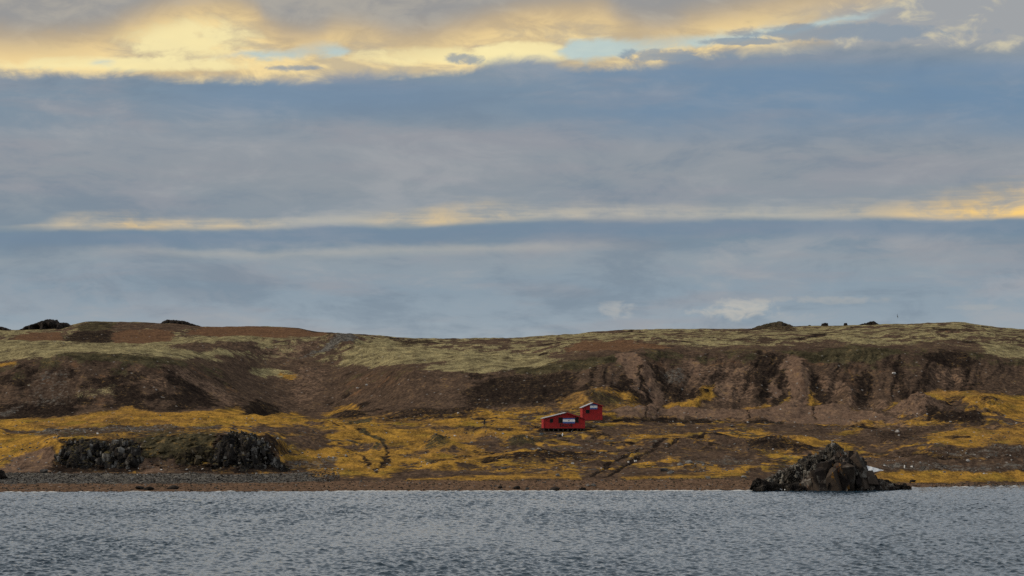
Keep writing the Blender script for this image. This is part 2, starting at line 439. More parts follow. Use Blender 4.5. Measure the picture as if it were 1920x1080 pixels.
# patches read off the photograph: cover, strength, rim softness, outline
PATCH = [
    # far left hills
    ('R', .95, 5, [(0, 643), (30, 632), (60, 622), (112, 621), (122, 640), (90, 646), (40, 645)]),
    ('P', .8, 4, [(0, 621), (75, 622), (40, 628), (0, 628)]),
    ('D', .85, 11, [(112, 640), (138, 622), (160, 611), (190, 617), (206, 613), (222, 632), (205, 646), (178, 651), (140, 645)]),
    ('M', .7, 5, [(140, 609), (180, 603), (216, 604), (212, 618), (150, 622)]),
    ('R', .9, 6, [(210, 622), (290, 618), (330, 622), (325, 640), (245, 649), (210, 646)]),
    ('', .9, 5, [(215, 604), (300, 606), (385, 614), (330, 622), (290, 617), (215, 620)]),
    ('R', 1, 4, [(345, 626), (380, 614), (470, 612), (560, 614), (600, 624), (645, 631), (480, 634), (400, 632)]),
    ('D', .6, 3, [(545, 615), (560, 614), (605, 623), (650, 629), (640, 632), (590, 626)]),
    ('P', .95, 5, [(250, 652), (330, 637), (400, 630), (480, 632), (500, 641), (380, 645), (300, 651)]),
    ('', .9, 5, [(285, 651), (375, 643), (480, 640), (500, 660), (400, 658), (300, 653)]),
    ('P', .95, 9, [(-60, 645), (100, 642), (200, 645), (300, 650), (420, 661), (350, 674), (270, 667), (150, 660), (60, 671), (-60, 680)]),
    ('G', .9, 4, [(-40, 685), (25, 676), (26, 684), (-40, 694)]),
    # left scarp
    ('D', .8, 12, [(210, 722), (262, 718), (268, 757), (300, 764), (280, 772), (205, 768)]),
    ('D', .8, 10, [(-60, 762), (60, 755), (150, 765), (140, 786), (-60, 800)]),
    ('D', .6, 14, [(330, 725), (365, 725), (410, 760), (330, 765)]),
    ('S', .6, 8, [(0, 772), (40, 759), (36, 772), (-10, 785)]),
    ('S', .35, 14, [(60, 700), (130, 690), (140, 760), (50, 760)]),
    ('P', .45, 18, [(135, 736), (165, 730), (210, 724), (214, 740), (180, 745), (140, 748)]),
    ('M', .8, 9, [(100, 664), (200, 660), (300, 668), (340, 684), (250, 680), (150, 672)]),
    ('R', .6, 7, [(132, 674), (152, 680), (150, 696), (136, 692)]),
    ('K', .55, 9, [(318, 682), (345, 690), (400, 720), (445, 752), (425, 762), (370, 730), (330, 704)]),
    ('K', .4, 9, [(260, 690), (310, 705), (310, 735), (270, 725)]),
    # valley
    ('S', .85, 7, [(600, 655), (640, 638), (658, 629), (668, 645), (630, 656), (560, 667)]),
    ('K', .5, 8, [(480, 652), (560, 640), (620, 641), (560, 666), (500, 669)]),
    ('', .8, 12, [(420, 672), (560, 668), (640, 690), (640, 750), (560, 775), (470, 765), (430, 720)]),
    ('P', .85, 6, [(470, 692), (530, 694), (560, 704), (530, 712), (470, 702)]),
    ('G', .8, 5, [(528, 700), (560, 705), (545, 715), (524, 712)]),
    ('K', .45, 10, [(555, 690), (620, 692), (600, 745), (555, 765), (540, 730)]),
    ('K', .3, 8, [(500, 735), (540, 745), (560, 775), (520, 775)]),
    ('P', .95, 7, [(640, 676), (680, 660), (760, 654), (900, 657), (960, 664), (960, 676), (860, 671), (740, 684), (700, 687), (650, 683)]),
    ('P', .8, 6, [(640, 672), (680, 645), (740, 637), (765, 648), (700, 660)]),
    ('D', .7, 4, [(735, 636), (800, 637), (835, 646), (760, 650)]),
    ('', .6, 7, [(830, 639), (960, 636), (960, 652), (830, 650)]),
    ('', .95, 6, [(688, 742), (780, 691), (860, 690), (885, 740), (875, 768), (720, 772)]),
    ('R', .35, 8, [(640, 715), (700, 695), (790, 688), (700, 732), (660, 745)]),
    ('D', .75, 16, [(862, 735), (930, 705), (1065, 695), (1095, 740), (1045, 755), (960, 760), (870, 770)]),
    ('P', .9, 7, [(785, 691), (860, 675), (960, 668), (1060, 673), (1010, 690), (900, 699), (860, 696)]),
    ('M', .7, 8, [(940, 694), (1060, 678), (1160, 663), (1165, 676), (1070, 695), (1000, 704)]),
    # right scarp
    ('D', .85, 4, [(1014, 803), (1102, 803), (1104, 811), (1012, 811)]),  # dark ground by the front hut, with its underfloor shade painted in
    ('R', .9, 5, [(1058, 657), (1090, 641), (1180, 640), (1262, 653), (1150, 659), (1080, 661)]),
    ('K', .95, 6, [(1156, 664), (1192, 661), (1242, 740), (1247, 770), (1225, 766), (1200, 745), (1180, 715)]),
    ('D', .8, 4, [(1190, 690), (1196, 690), (1225, 760), (1215, 765), (1205, 740)]),
    ('D', .85, 8, [(1135, 712), (1182, 728), (1218, 768), (1190, 768), (1150, 735)]),
    ('D', .7, 9, [(1220, 690), (1260, 712), (1310, 755), (1250, 758), (1240, 735)]),
    ('K', .8, 6, [(1283, 668), (1306, 675), (1320, 705), (1304, 709), (1290, 690)]),
    ('K', .45, 10, [(1240, 690), (1300, 684), (1420, 688), (1420, 750), (1350, 757), (1330, 720), (1270, 725)]),
    ('S', .5, 10, [(1235, 700), (1280, 690), (1290, 720), (1255, 730)]),
    ('D', .8, 9, [(1415, 690), (1440, 660), (1470, 668), (1450, 700), (1430, 750), (1415, 745)]),
    ('K', .95, 6, [(1478, 668), (1502, 671), (1517, 720), (1517, 768), (1488, 770), (1476, 720)]),
    ('K', .9, 6, [(1440, 736), (1454, 704), (1467, 735), (1457, 750)]),
    ('K', .8, 5, [(1450, 690), (1475, 672), (1474, 690), (1460, 694)]),
    ('K', .55, 9, [(1535, 700), (1582, 716), (1592, 748), (1556, 752)]),
    ('K', .6, 7, [(1592, 742), (1606, 742), (1610, 770), (1590, 770)]),
    ('D', .8, 9, [(1520, 690), (1545, 720), (1560, 770), (1530, 770), (1518, 730)]),
    ('M', .8, 9, [(1500, 662), (1600, 647), (1695, 659), (1640, 677), (1520, 680)]),
    ('D', .9, 9, [(1728, 664), (1800, 655), (1832, 680), (1790, 691), (1750, 681)]),
    ('K', .4, 10, [(1730, 690), (1800, 690), (1830, 720), (1770, 735)]),
    ('', .6, 14, [(1830, 690), (1960, 690), (1960, 745), (1840, 735)]),
    ('P', .8, 8, [(1840, 648), (1960, 650), (1960, 674), (1850, 668)]),
    ('D', .9, 4, [(1495, 641), (1520, 626), (1562, 622), (1547, 633)]),
    ('D', .9, 3, [(1728, 614), (1835, 620), (1780, 624)]),
    ('D', .8, 3, [(1885, 632), (1940, 634), (1940, 638), (1890, 637)]),
    ('', .8, 4, [(1480, 645), (1560, 640), (1600, 642), (1500, 652)]),
    ('D', .5, 5, [(1380, 636), (1420, 628), (1460, 638), (1430, 644), (1380, 642)]),
    ('D', .7, 5, [(1402, 620), (1430, 608), (1455, 603), (1480, 609), (1502, 618)]),
    # foot of the scarp
    ('G', .7, 8, [(1045, 748), (1095, 736), (1130, 725), (1182, 740), (1208, 768), (1150, 771), (1045, 772)]),
    ('M', .6, 9, [(1090, 745), (1150, 742), (1180, 758), (1120, 765)]),
    ('G', .95, 5, [(1245, 769), (1250, 757), (1298, 756), (1310, 735), (1330, 724), (1342, 745), (1336, 757), (1290, 769)]),
    ('D', .7, 4, [(1300, 745), (1322, 742), (1328, 750), (1305, 752)]),
    ('G', .9, 5, [(1388, 766), (1442, 757), (1442, 772), (1400, 773)]),
    ('G', .95, 4, [(1470, 777), (1477, 738), (1486, 770)]),
    ('G', .95, 4, [(1511, 767), (1515, 734), (1526, 750), (1547, 757), (1540, 762)]),
    ('K', .9, 7, [(1148, 771), (1200, 768), (1300, 771), (1440, 777), (1442, 791), (1300, 788), (1160, 787)]),
    ('K', .95, 6, [(1438, 780), (1480, 766), (1560, 769), (1612, 785), (1705, 796), (1640, 801), (1500, 796), (1440, 793)]),
    ('K', .7, 7, [(1640, 770), (1655, 755), (1672, 765), (1660, 776)]),
    ('K', .7, 9, [(1648, 787), (1690, 766), (1740, 757), (1782, 780), (1720, 791)]),
    ('G', .9, 6, [(1692, 750), (1760, 731), (1830, 736), (1960, 750), (1960, 787), (1830, 782), (1795, 760), (1740, 753)]),
    ('D', .6, 6, [(1768, 746), (1805, 742), (1812, 760), (1780, 760)]),
    ('D', .6, 6, [(1836, 762), (1870, 752), (1880, 768), (1842, 776)]),
    ('G', .9, 4, [(1648, 778), (1690, 757), (1686, 766), (1660, 779)]),
    ('D', .85, 5, [(1735, 783), (1850, 788), (1844, 799), (1735, 797)]),
    ('', .8, 8, [(1440, 797), (1640, 803), (1740, 800), (1735, 830), (1640, 850), (1570, 830), (1440, 818)]),
    ('D', .5, 9, [(1640, 805), (1730, 806), (1720, 830), (1650, 835)]),
    ('G', .9, 4, [(1555, 815), (1610, 803), (1620, 808), (1570, 820)]),
    ('G', .85, 4, [(1480, 797), (1620, 799), (1700, 795), (1780, 797), (1700, 801), (1600, 804)]),
    ('G', .9, 7, [(1738, 822), (1780, 807), (1960, 803), (1960, 832), (1800, 838), (1750, 832)]),
    ('D', .7, 5, [(1768, 818), (1800, 814), (1815, 822), (1790, 825)]),
    ('G', .95, 4, [(1380, 824), (1440, 820), (1500, 823), (1552, 834), (1546, 843), (1480, 833), (1420, 829)]),
    ('D', .7, 6, [(1400, 832), (1500, 836), (1545, 846), (1500, 852), (1400, 845)]),
    ('D', .55, 7, [(1680, 846), (1800, 838), (1960, 836), (1960, 862), (1700, 862)]),
    ('S', .4, 10, [(1760, 846), (1880, 838), (1960, 838), (1960, 856), (1800, 858)]),
    ('', .9, 6, [(1590, 860), (1960, 860), (1960, 883), (1650, 883)]),
    ('S', .45, 8, [(1640, 872), (1960, 868), (1960, 883), (1660, 884)]),
    ('G', .95, 4, [(1630, 892), (1700, 884), (1960, 885), (1960, 904), (1665, 906)]),
    # left plain
    ('G', .9, 7, [(-60, 792), (60, 785), (140, 782), (200, 773), (250, 766), (300, 774), (380, 771), (440, 761), (462, 768), (462, 800), (300, 798), (200, 802), (-60, 803)]),
    ('D', .5, 6, [(195, 790), (218, 783), (228, 800), (200, 800)]),
    ('S', .5, 4, [(60, 808), (200, 804), (400, 800), (420, 806), (200, 811), (60, 819)]),
    ('M', .5, 6, [(70, 812), (300, 808), (420, 805), (420, 822), (280, 824), (110, 822)]),
    ('G', .9, 9, [(-60, 818), (112, 815), (72, 845), (40, 862), (-60, 865)]),
    ('K', .85, 7, [(-10, 884), (60, 848), (95, 842), (108, 870), (100, 888), (-10, 888)]),
    ('M', .85, 8, [(265, 822), (400, 812), (412, 850), (345, 872), (282, 848)]),
    ('K', .9, 4, [(261, 850), (286, 870), (302, 884), (266, 887)]),
    ('R', .6, 7, [(298, 852), (350, 868), (362, 884), (300, 886)]),
    ('D', .8, 7, [(96, 862), (250, 866), (262, 886), (96, 888)]), ('D', .7, 7, [(300, 868), (545, 866), (545, 884), (300, 887)]),
    ('M', .85, 9, [(240, 822), (330, 816), (350, 870), (262, 862)]), ('', .9, 7, [(262, 858), (330, 862), (335, 887), (258, 888)]),
    ('K', .85, 5, [(261, 850), (286, 868), (304, 885), (266, 888)]),
    ('D', .8, 6, [(108, 828), (262, 822), (262, 886), (112, 886)]),
    ('D', .75, 6, [(405, 815), (520, 818), (520, 882), (408, 882)]),
    ('D', .95, 7, [(452, 773), (466, 757), (480, 747), (497, 750), (517, 762), (530, 777), (500, 781), (470, 779)]),  # shaded inside of the dug hollow, painted as dark cover
    # middle plain
    ('G', .95, 5, [(604, 777), (640, 762), (670, 756), (674, 768), (640, 772), (615, 784)]),
    ('D', .7, 5, [(628, 786), (660, 771), (692, 778), (672, 789), (640, 793)]),
    ('G', .9, 6, [(470, 777), (560, 774), (585, 789), (520, 797), (470, 797)]),
    ('G', .85, 7, [(590, 792), (700, 790), (960, 795), (1010, 812), (900, 822), (780, 850), (700, 860), (690, 825), (640, 808)]),
    ('', .8, 8, [(470, 800), (560, 800), (640, 812), (600, 822), (470, 812)]),
    ('', .6, 6, [(640, 838), (760, 835), (780, 842), (660, 848)]),
    ('', .7, 6, [(700, 798), (860, 800), (960, 804), (960, 808), (760, 806)]),
    ('D', .6, 4, [(850, 804), (960, 800), (1010, 806), (900, 810)]),
    ('', .7, 6, [(880, 826), (930, 822), (948, 836), (890, 842)]),
    ('D', .7, 5, [(880, 862), (960, 852), (1080, 850), (1090, 862), (960, 866)]),
    ('G', .8, 7, [(540, 850), (640, 846), (760, 855), (740, 895), (560, 893), (640, 870)]),
    ('D', .65, 8, [(480, 814), (540, 842), (552, 856), (480, 853)]),
    ('', .8, 8, [(520, 828), (600, 818), (632, 840), (560, 848)]),
    ('M', .9, 3, [(640, 795), (690, 786), (700, 792), (660, 797)]),
    ('S', .45, 8, [(532, 865), (628, 861), (622, 873), (540, 876)]),
    ('D', .8, 3, [(683, 862), (694, 858), (695, 871), (684, 876)]),
    ('D', .8, 3, [(703, 881), (724, 862), (737, 857), (726, 873), (712, 882)]),
    ('', .8, 5, [(735, 896), (790, 882), (842, 889), (760, 897)]),
    ('M', .75, 8, [(794, 833), (820, 823), (843, 830), (839, 843), (800, 844)]),
    ('D', .6, 5, [(710, 786), (800, 765), (890, 771), (905, 785), (850, 788), (720, 794)]),
    ('M', .7, 8, [(950, 834), (972, 824), (1010, 829), (1012, 839), (960, 841)]),
    ('D', .6, 4, [(1002, 820), (1035, 815), (1065, 820), (1040, 824)]),
    ('D', .6, 5, [(1085, 815), (1110, 808), (1150, 818), (1110, 826)]),
    ('', .75, 6, [(1150, 795), (1330, 798), (1310, 812), (1165, 815)]),
    ('D', .4, 7, [(960, 852), (1150, 848), (1180, 862), (960, 868)]),
    ('', .7, 7, [(1180, 845), (1400, 838), (1420, 862), (1200, 866)]),
    ('S', .35, 8, [(1260, 866), (1400, 858), (1420, 875), (1300, 880)]),
    ('G', .85, 5, [(960, 888), (1090, 885), (1090, 899), (960, 899)]),
    ('G', .85, 5, [(1170, 893), (1300, 888), (1400, 880), (1400, 893), (1280, 899), (1170, 899)]),
    ('G', .8, 4, [(760, 897), (960, 890), (960, 900), (760, 901)]),
]
# tan shingle by the sea, grey stones above it on the left
lay('T', sstep(0.9, 1.05, GT) * (1 - sstep(1.9, 2.05, GT + 0.2 * r2)))
lay('S', sstep(1.85, 2.1, GT + 0.15 * r2) * (1 - sstep(2.85, 3.1, GT + 0.1 * r2)) * (1 - sstep(560, 640, PX0 + 40 * n5)) * 0.95)
lay('D', (1 - sstep(1.0, 1.22, GT + 0.05 * r2)) * 0.55)
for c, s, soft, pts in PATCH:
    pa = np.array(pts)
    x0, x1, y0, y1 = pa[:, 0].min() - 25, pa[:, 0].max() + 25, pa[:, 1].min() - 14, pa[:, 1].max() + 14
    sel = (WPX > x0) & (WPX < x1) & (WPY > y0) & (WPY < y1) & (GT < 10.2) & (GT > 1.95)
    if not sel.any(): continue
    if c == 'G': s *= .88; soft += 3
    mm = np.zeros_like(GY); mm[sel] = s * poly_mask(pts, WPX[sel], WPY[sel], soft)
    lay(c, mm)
LINES = [('D', .95, 4.2, 1.6, [(1105, 893), (1150, 868), (1200, 848), (1255, 828), (1310, 815)]),
         ('D', .95, 4.0, 1.6, [(1138, 893), (1175, 870), (1225, 850), (1270, 832), (1330, 813)]),
         ('D', .8, 2.6, 1.6, [(612, 790), (640, 800), (668, 810), (705, 820), (722, 830), (728, 845), (722, 862), (705, 885)]),
         ('M', .8, 3.5, 2, [(680, 812), (715, 822), (722, 834), (700, 842)]),
         ('G', .8, 4.0, 2, [(780, 880), (860, 866), (940, 853), (1010, 850)]),
         ('D', .6, 3.0, 2, [(805, 868), (880, 860), (930, 850)]),
         ('G', .8, 3.5, 2, [(1170, 815), (1230, 818), (1290, 812), (1330, 810)]),
         ('K', .5, 3.0, 2, [(1640, 800), (1760, 803), (1930, 800)]),
         ('D', .95, 4.2, 2, [(1150, 789), (1250, 790), (1440, 793), (1500, 799), (1640, 803)]),  # shadow line beneath the mud bank, painted as dark cover
         ('D', .6, 2.5, 1.5, [(1206, 768), (1212, 786)]), ('D', .6, 2.5, 1.5, [(1236, 770), (1238, 786)]), ('D', .6, 2.5, 1.5, [(1400, 772), (1404, 788)]), ('D', .6, 2.5, 1.5, [(1522, 772), (1530, 790)]),  # shade in the creases between bank lumps, painted dark
         ('D', .6, 4.0, 2, [(1560, 846), (1680, 856), (1800, 858)])]
for c, s, half, soft, pts in LINES:
    pa = np.array(pts)
    sel = (WPX > pa[:, 0].min() - 20) & (WPX < pa[:, 0].max() + 20) & (WPY > pa[:, 1].min() - 12) & (WPY < pa[:, 1].max() + 12) & (GT < 7)
    mm = np.zeros_like(GY); mm[sel] = s * line_mask(pts, WPX[sel] * 0.6 + PX0[sel] * 0.4, WPY[sel] * 0.5 + PY0[sel] * 0.5, half, soft)
    lay(c, mm)
    if c == 'D': DZ -= 0.25 * mm
# stony and turfy covers stand a little proud / rough
DZ += W['S'] * 0.12 * r07 + W['D'] * plain * 0.18 * r2 + W['G'] * plain * 0.12 * np.abs(r2)

# level pads under the two huts
for (a, b, ra, rb) in [(1058, 808.5, 52, 7), (1112, 786.5, 30, 6)]:
    d2 = ((PX0 - a) / ra) ** 2 + ((PY0 - b) / rb) ** 2
    DZ *= 1 - np.exp(-(d2 ** 2))

FZ = GZ + DZ; FY = GY + DY; FX = GX
terrain_me = mesh_np('hillside', np.stack([FX, FY, FZ], -1).reshape(-1, 3), grid_quads(NR, NC))
for nm, chs in (('cover_a', 'GPMR'), ('cover_b', 'KSDT')):
    at_ = terrain_me.attributes.new(nm, 'FLOAT_COLOR', 'POINT')
    at_.data.foreach_set('color', np.stack([W[c] for c in chs], -1).astype(np.float32).ravel())


def ground(px, py):
    """first place along the bearing where the land is seen at that height"""
    j = int(np.argmin(np.abs(PXS - px)))
    p = HY - (FZ[:, j] - CZ) / FY[:, j] * F
    i0 = int(np.searchsorted(GT[:, j], 1.0))
    k = np.where(p[i0:] <= py)[0]
    i = (k[0] + i0) if len(k) else int(np.argmin(p))
    Y = FY[i, j]
    return Vector(((px - CX) / F * Y, Y, FZ[i, j]))


def ground_xy(x, y):
    px = CX + x / y * F
    j = int(np.argmin(np.abs(PXS - px)))
    return float(np.interp(y, FY[:, j], FZ[:, j]))


GROUND_ALBEDO = {  # two tones each
    'B': ((0.098, 0.065, 0.046), (0.036, 0.025, 0.019)),
    'G': ((0.375, 0.203, 0.038), (0.125, 0.072, 0.021)),
    'P': ((0.275, 0.232, 0.120), (0.062, 0.048, 0.029)),
    'M': ((0.074, 0.062, 0.036), (0.021, 0.018, 0.011)),
    'R': ((0.128, 0.071, 0.041), (0.078, 0.045, 0.028)),
    'K': ((0.155, 0.101, 0.070), (0.085, 0.055, 0.040)),
    'S': ((0.150, 0.136, 0.117), (0.026, 0.023, 0.021)),
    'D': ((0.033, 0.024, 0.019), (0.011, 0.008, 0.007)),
    'T': ((0.160, 0.099, 0.062), (0.066, 0.042, 0.030)),
}


def ground_material():
    m, T = material('ground_cover')
    pos = T.n('ShaderNodeNewGeometry').outputs['Position']
    fine = T.noise(pos, 1.1, 9, 0.68)
    fine2 = T.noise(T.vmul(pos, (1, 1, 1), (40, 3, 9)), 2.6, 6, 0.7)
    mid = T.noise(T.vmul(pos, (1, .7, 1), (4, 31, 9)), 0.28, 8, 0.65)
    tiny = T.noise(pos, 6.0, 3, 0.6)
    vor = T.n('ShaderNodeTexVoronoi'); T.put(vor.inputs['Vector'], pos); vor.inputs['Scale'].default_value = 1.6
    vd = vor.outputs['Color']
    sepv = T.n('ShaderNodeSeparateColor'); T.put(sepv.inputs[0], vd)
    chans = {}
    for nm, chs in (('cover_a', 'GPMR'), ('cover_b', 'KSDT')):
        a = T.n('ShaderNodeAttribute', attribute_name=nm)
        s = T.n('ShaderNodeSeparateColor'); T.put(s.inputs[0], a.outputs['Color'])
        for c, o in zip(chs, (s.outputs[0], s.outputs[1], s.outputs[2], a.outputs['Alpha'])):
            chans[c] = o
    tone = T.ss(T.mad(fine, 0.6, T.mul(mid, 0.4)), 0.38, 0.62)

    def two(c, f):
        a, b = GROUND_ALBEDO[c]
        return T.mix(f, (*b, 1), (*a, 1))
    col = two('B', tone)
    speck = T.ss(sepv.outputs[0], 0.2, 0.95)
    for i, c in enumerate('RKDMPGTS'):
        nz = fine if i % 2 else fine2
        k = T.mad(T.sub(nz, 0.5), 2.3, T.mad(T.sub(mid, 0.5), 0.9, chans[c]))
        f = T.ss(k, 0.3, 0.7) if c != 'G' else T.ss(k, 0.12, 0.88)
        tn = tone if c in 'RKD' else (T.mad(speck, .55, T.mul(T.ss(tiny, .35, .65), .45)) if c in 'ST' else T.ss(T.mad(mid, 0.5, T.mul(fine2, 0.5)), 0.4, 0.6))
        cc = two(c, tn)
        if c == 'G':   # rusty and olive drifts in the turf
            v1 = T.noise(T.vmul(pos, (1, .6, 1), (70, 3, 9)), .07, 7, .6); v2 = T.noise(T.vmul(pos, (1, .6, 1), (7, 63, 9)), .12, 7, .6)
            cc = T.mix(T.mul(T.ss(v1, .48, .66), .7), cc, T.mix(tn, (.085, .050, .026, 1), (.21, .115, .045, 1)))
            cc = T.mix(T.mul(T.ss(v2, .5, .68), .6), cc, T.mix(tn, (.050, .042, .012, 1), (.20, .15, .028, 1)))
        col = T.mix(f, col, cc)
    # scattered pale stones in the soil
    peb = T.n('ShaderNodeTexVoronoi'); T.put(peb.inputs['Vector'], pos); peb.inputs['Scale'].default_value = 0.9
    pc = T.n('ShaderNodeSeparateColor'); T.put(pc.inputs[0], peb.outputs['Color'])
    pm = T.mul(T.ss(peb.outputs['Distance'], 0.30, 0.22), T.m('GREATER_THAN', pc.outputs[1], 0.955))
    col = T.mix(T.mul(pm, 0.6), col, (0.24, 0.22, 0.20, 1))
    grain = T.noise(T.vmul(pos, (1, .22, 1)), 1.9, 5, .7)
    gm = T.n('ShaderNodeMix', data_type='RGBA', blend_type='MULTIPLY'); gm.inputs[0].default_value = 1.0
    T.put(gm.inputs[6], col); T.put(gm.inputs[7], T.mix(T.ss(grain, .3, .7), (.74, .73, .72, 1), (1.2, 1.2, 1.19, 1)))
    col = gm.outputs[2]
    h = T.mad(fine, 0.5, T.mad(fine2, 0.3, T.mul(grain, .3)))
    finish(T, col, 1.0, h, 0.4, 1.0, spec=0.0)
    return m


hill = link('hillside', terrain_me, ground_material())
tag(hill, 'brown volcanic hillside with golden grass flats and pale lichen heights above the beach', 'terrain', kind='structure')

# ------------------------------------------------------------------ sea
sx = np.concatenate([-np.geomspace(40, 0.25, 40), np.linspace(-0.246, 0.246, 1800), np.geomspace(0.25, 40, 40)])
sy = np.concatenate([[-4000, -1500, -400, 0, 90, 150, 180], np.geomspace(196, 432, 1500), [445, 470, 520, 700, 1200, 3000, 12000]])
SX, SYY = np.meshgrid(sx.astype(np.float32), sy.astype(np.float32))
WXg = SX * np.maximum(SYY, 150.0)
wz = np.zeros_like(WXg); wdx = np.zeros_like(WXg); wdy = np.zeros_like(WXg)
I0, I1, J0, J1 = 7, 7 + 1500, 40, 1840
cx_ = WXg[I0:I1, J0:J1]; cy_ = SYY[I0:I1, J0:J1]
wind = math.radians(-72)
for k in range(48):
    lam = 0.34 * (2.0 / 0.34) ** (RNG.random() ** 1.25)
    th = wind + RNG.normal() * 0.6
    kx, ky = np.float32(math.cos(th) * 2 * math.pi / lam), np.float32(math.sin(th) * 2 * math.pi / lam)
    a = np.float32(0.0088 * lam)
    ph = kx * cx_ + ky * cy_ + np.float32(RNG.random() * 6.28)
    wz[I0:I1, J0:J1] += a * np.cos(ph)
    s_ = np.sin(ph); wdx[I0:I1, J0:J1] -= np.float32(1.1 * a * math.cos(th)) * s_; wdy[I0:I1, J0:J1] -= np.float32(1.1 * a * math.sin(th)) * s_
gust = 0.95 + 0.38 * fbm2(WXg / 30, SYY / 60, 3)
calm = (1 - 0.5 * sstep(385, 420, SYY)) * sstep(193, 200, SYY) * (1 - sstep(424, 431, SYY)) * (1 - sstep(.236, .245, np.abs(SX))) * gust
wz[I0:I1, J0:J1] += 0.018 * (fbm2(cx_ / 3.2 + 9, cy_ / 2.2, 2) + .6 * fbm2(cx_ / 7 + 70, cy_ / 4, 2)).astype(np.float32)
wz *= calm; wdx *= calm; wdy *= calm
sea_me = mesh_np('sea', np.stack([WXg + wdx, SYY + wdy, wz], -1).reshape(-1, 3), grid_quads(len(sy), len(sx)))


def sea_material():
    m, T = material('sea_water')
    pos = T.n('ShaderNodeNewGeometry').outputs['Position']
    a = T.noise(T.vmul(pos, (1.0, .7, 1)), 2.6, 5, 0.62, .4)
    finish(T, (0.013, 0.028, 0.043, 1), 0.04, a, 0.05, 1.0, spec=0.5)
    p = [n for n in m.node_tree.nodes if n.type == 'BSDF_PRINCIPLED'][0]
    p.inputs['IOR'].default_value = 1.333
    return m


sea = link('sea', sea_me, sea_material())
tag(sea, 'choppy grey blue sea water in front of the beach', 'sea', kind='structure')

# ------------------------------------------------------------------ rocks
def rock_material(name, dark, mid_, pale, pale_amt=0.5, lichen=None, moss=None, scale=0.6, mlo=0.55):
    m, T = material(name)
    g = T.n('ShaderNodeNewGeometry'); pos = g.outputs['Position']
    a = T.noise(pos, scale, 9, 0.7, 0.4); b = T.noise(T.vmul(pos, (1, 1, .6), (9, 2, 4)), scale * 1.6, 9, 0.72)
    vo = T.n('ShaderNodeTexVoronoi'); T.put(vo.inputs['Vector'], T.vmul(pos, (1, 1, .8))); vo.inputs['Scale'].default_value = scale * 1.7
    vc = T.n('ShaderNodeSeparateColor'); T.put(vc.inputs[0], vo.outputs['Color'])
    isl = g.outputs['Random Per Island']
    a = T.mad(isl, .34, T.mad(vc.outputs[0], .10, T.mul(a, .56)))
    b = T.mad(T.m('FRACT', T.mul(isl, 7.31)), .22, T.mul(b, .80))
    col = T.mix(T.ss(a, 0.4, 0.62), (*dark, 1), (*mid_, 1))
    col = T.mix(T.mul(T.ss(b, 0.56 - 0.14 * pale_amt, 0.72 - 0.1 * pale_amt), 0.85), col, (*pale, 1))
    if lichen:
        for (c, amt, sc, off) in lichen:
            l = T.noise(T.vmul(pos, (1, 1, .5), off), sc, 6, 0.65)
            col = T.mix(T.ss(l, 0.66 - amt * .2, 0.72 - amt * .2), col, (*c, 1))
    if moss:
        nz = T.n('ShaderNodeSeparateXYZ'); T.put(nz.inputs[0], g.outputs['Normal'])
        f = T.ss(T.add(nz.outputs[2], T.mul(T.sub(a, 0.5), 1.2)), mlo, mlo + .3)
        col = T.mix(T.mul(f, .9), col, (*moss, 1))
    finish(T, col, 0.9, T.mad(a, .5, T.mul(b, .5)), 0.5, 1.0, spec=0.05)
    return m


M_SEASTACK = rock_material('sea_rock', (0.016, 0.013, 0.012), (0.050, 0.038, 0.030), (0.16, 0.145, 0.125), 0.25,
                           [((0.17, 0.085, 0.018), 0.30, 0.35, (3, 0, 5)), ((0.16, 0.06, 0.02), 0.12, 0.3, (30, 8, 1))])
M_RUBBLE = rock_material('pale_rubble', (0.016, 0.014, 0.013), (0.056, 0.048, 0.040), (0.25, 0.23, 0.195), 0.6, scale=1.1)
M_CLIFF = rock_material('cliff_rock', (0.012, 0.011, 0.011), (0.034, 0.030, 0.027), (0.20, 0.192, 0.178), 0.3, moss=(0.062, 0.047, 0.018), mlo=.62)
M_MOSSROCK = rock_material('mossy_rock', (0.016, 0.013, 0.010), (0.050, 0.040, 0.025), (0.11, 0.10, 0.08), 0.3, moss=(0.045, 0.035, 0.014))
M_BLACK = rock_material('dark_crag', (0.012, 0.010, 0.009), (0.030, 0.024, 0.020), (0.07, 0.06, 0.05), 0.2)
M_BROWNROCK = rock_material('brown_crag', (0.020, 0.016, 0.013), (0.050, 0.038, 0.028), (0.08, 0.065, 0.04), 0.3, moss=(0.045, 0.036, 0.018))
M_PALESTONE = rock_material('pale_stone', (0.16, 0.15, 0.14), (0.30, 0.28, 0.26), (0.5, 0.48, 0.46), 0.6, scale=1.5)
M_GREYSTONE = rock_material('grey_stone', (0.04, 0.037, 0.035), (0.09, 0.085, 0.08), (0.2, 0.19, 0.18), 0.5, scale=1.5)


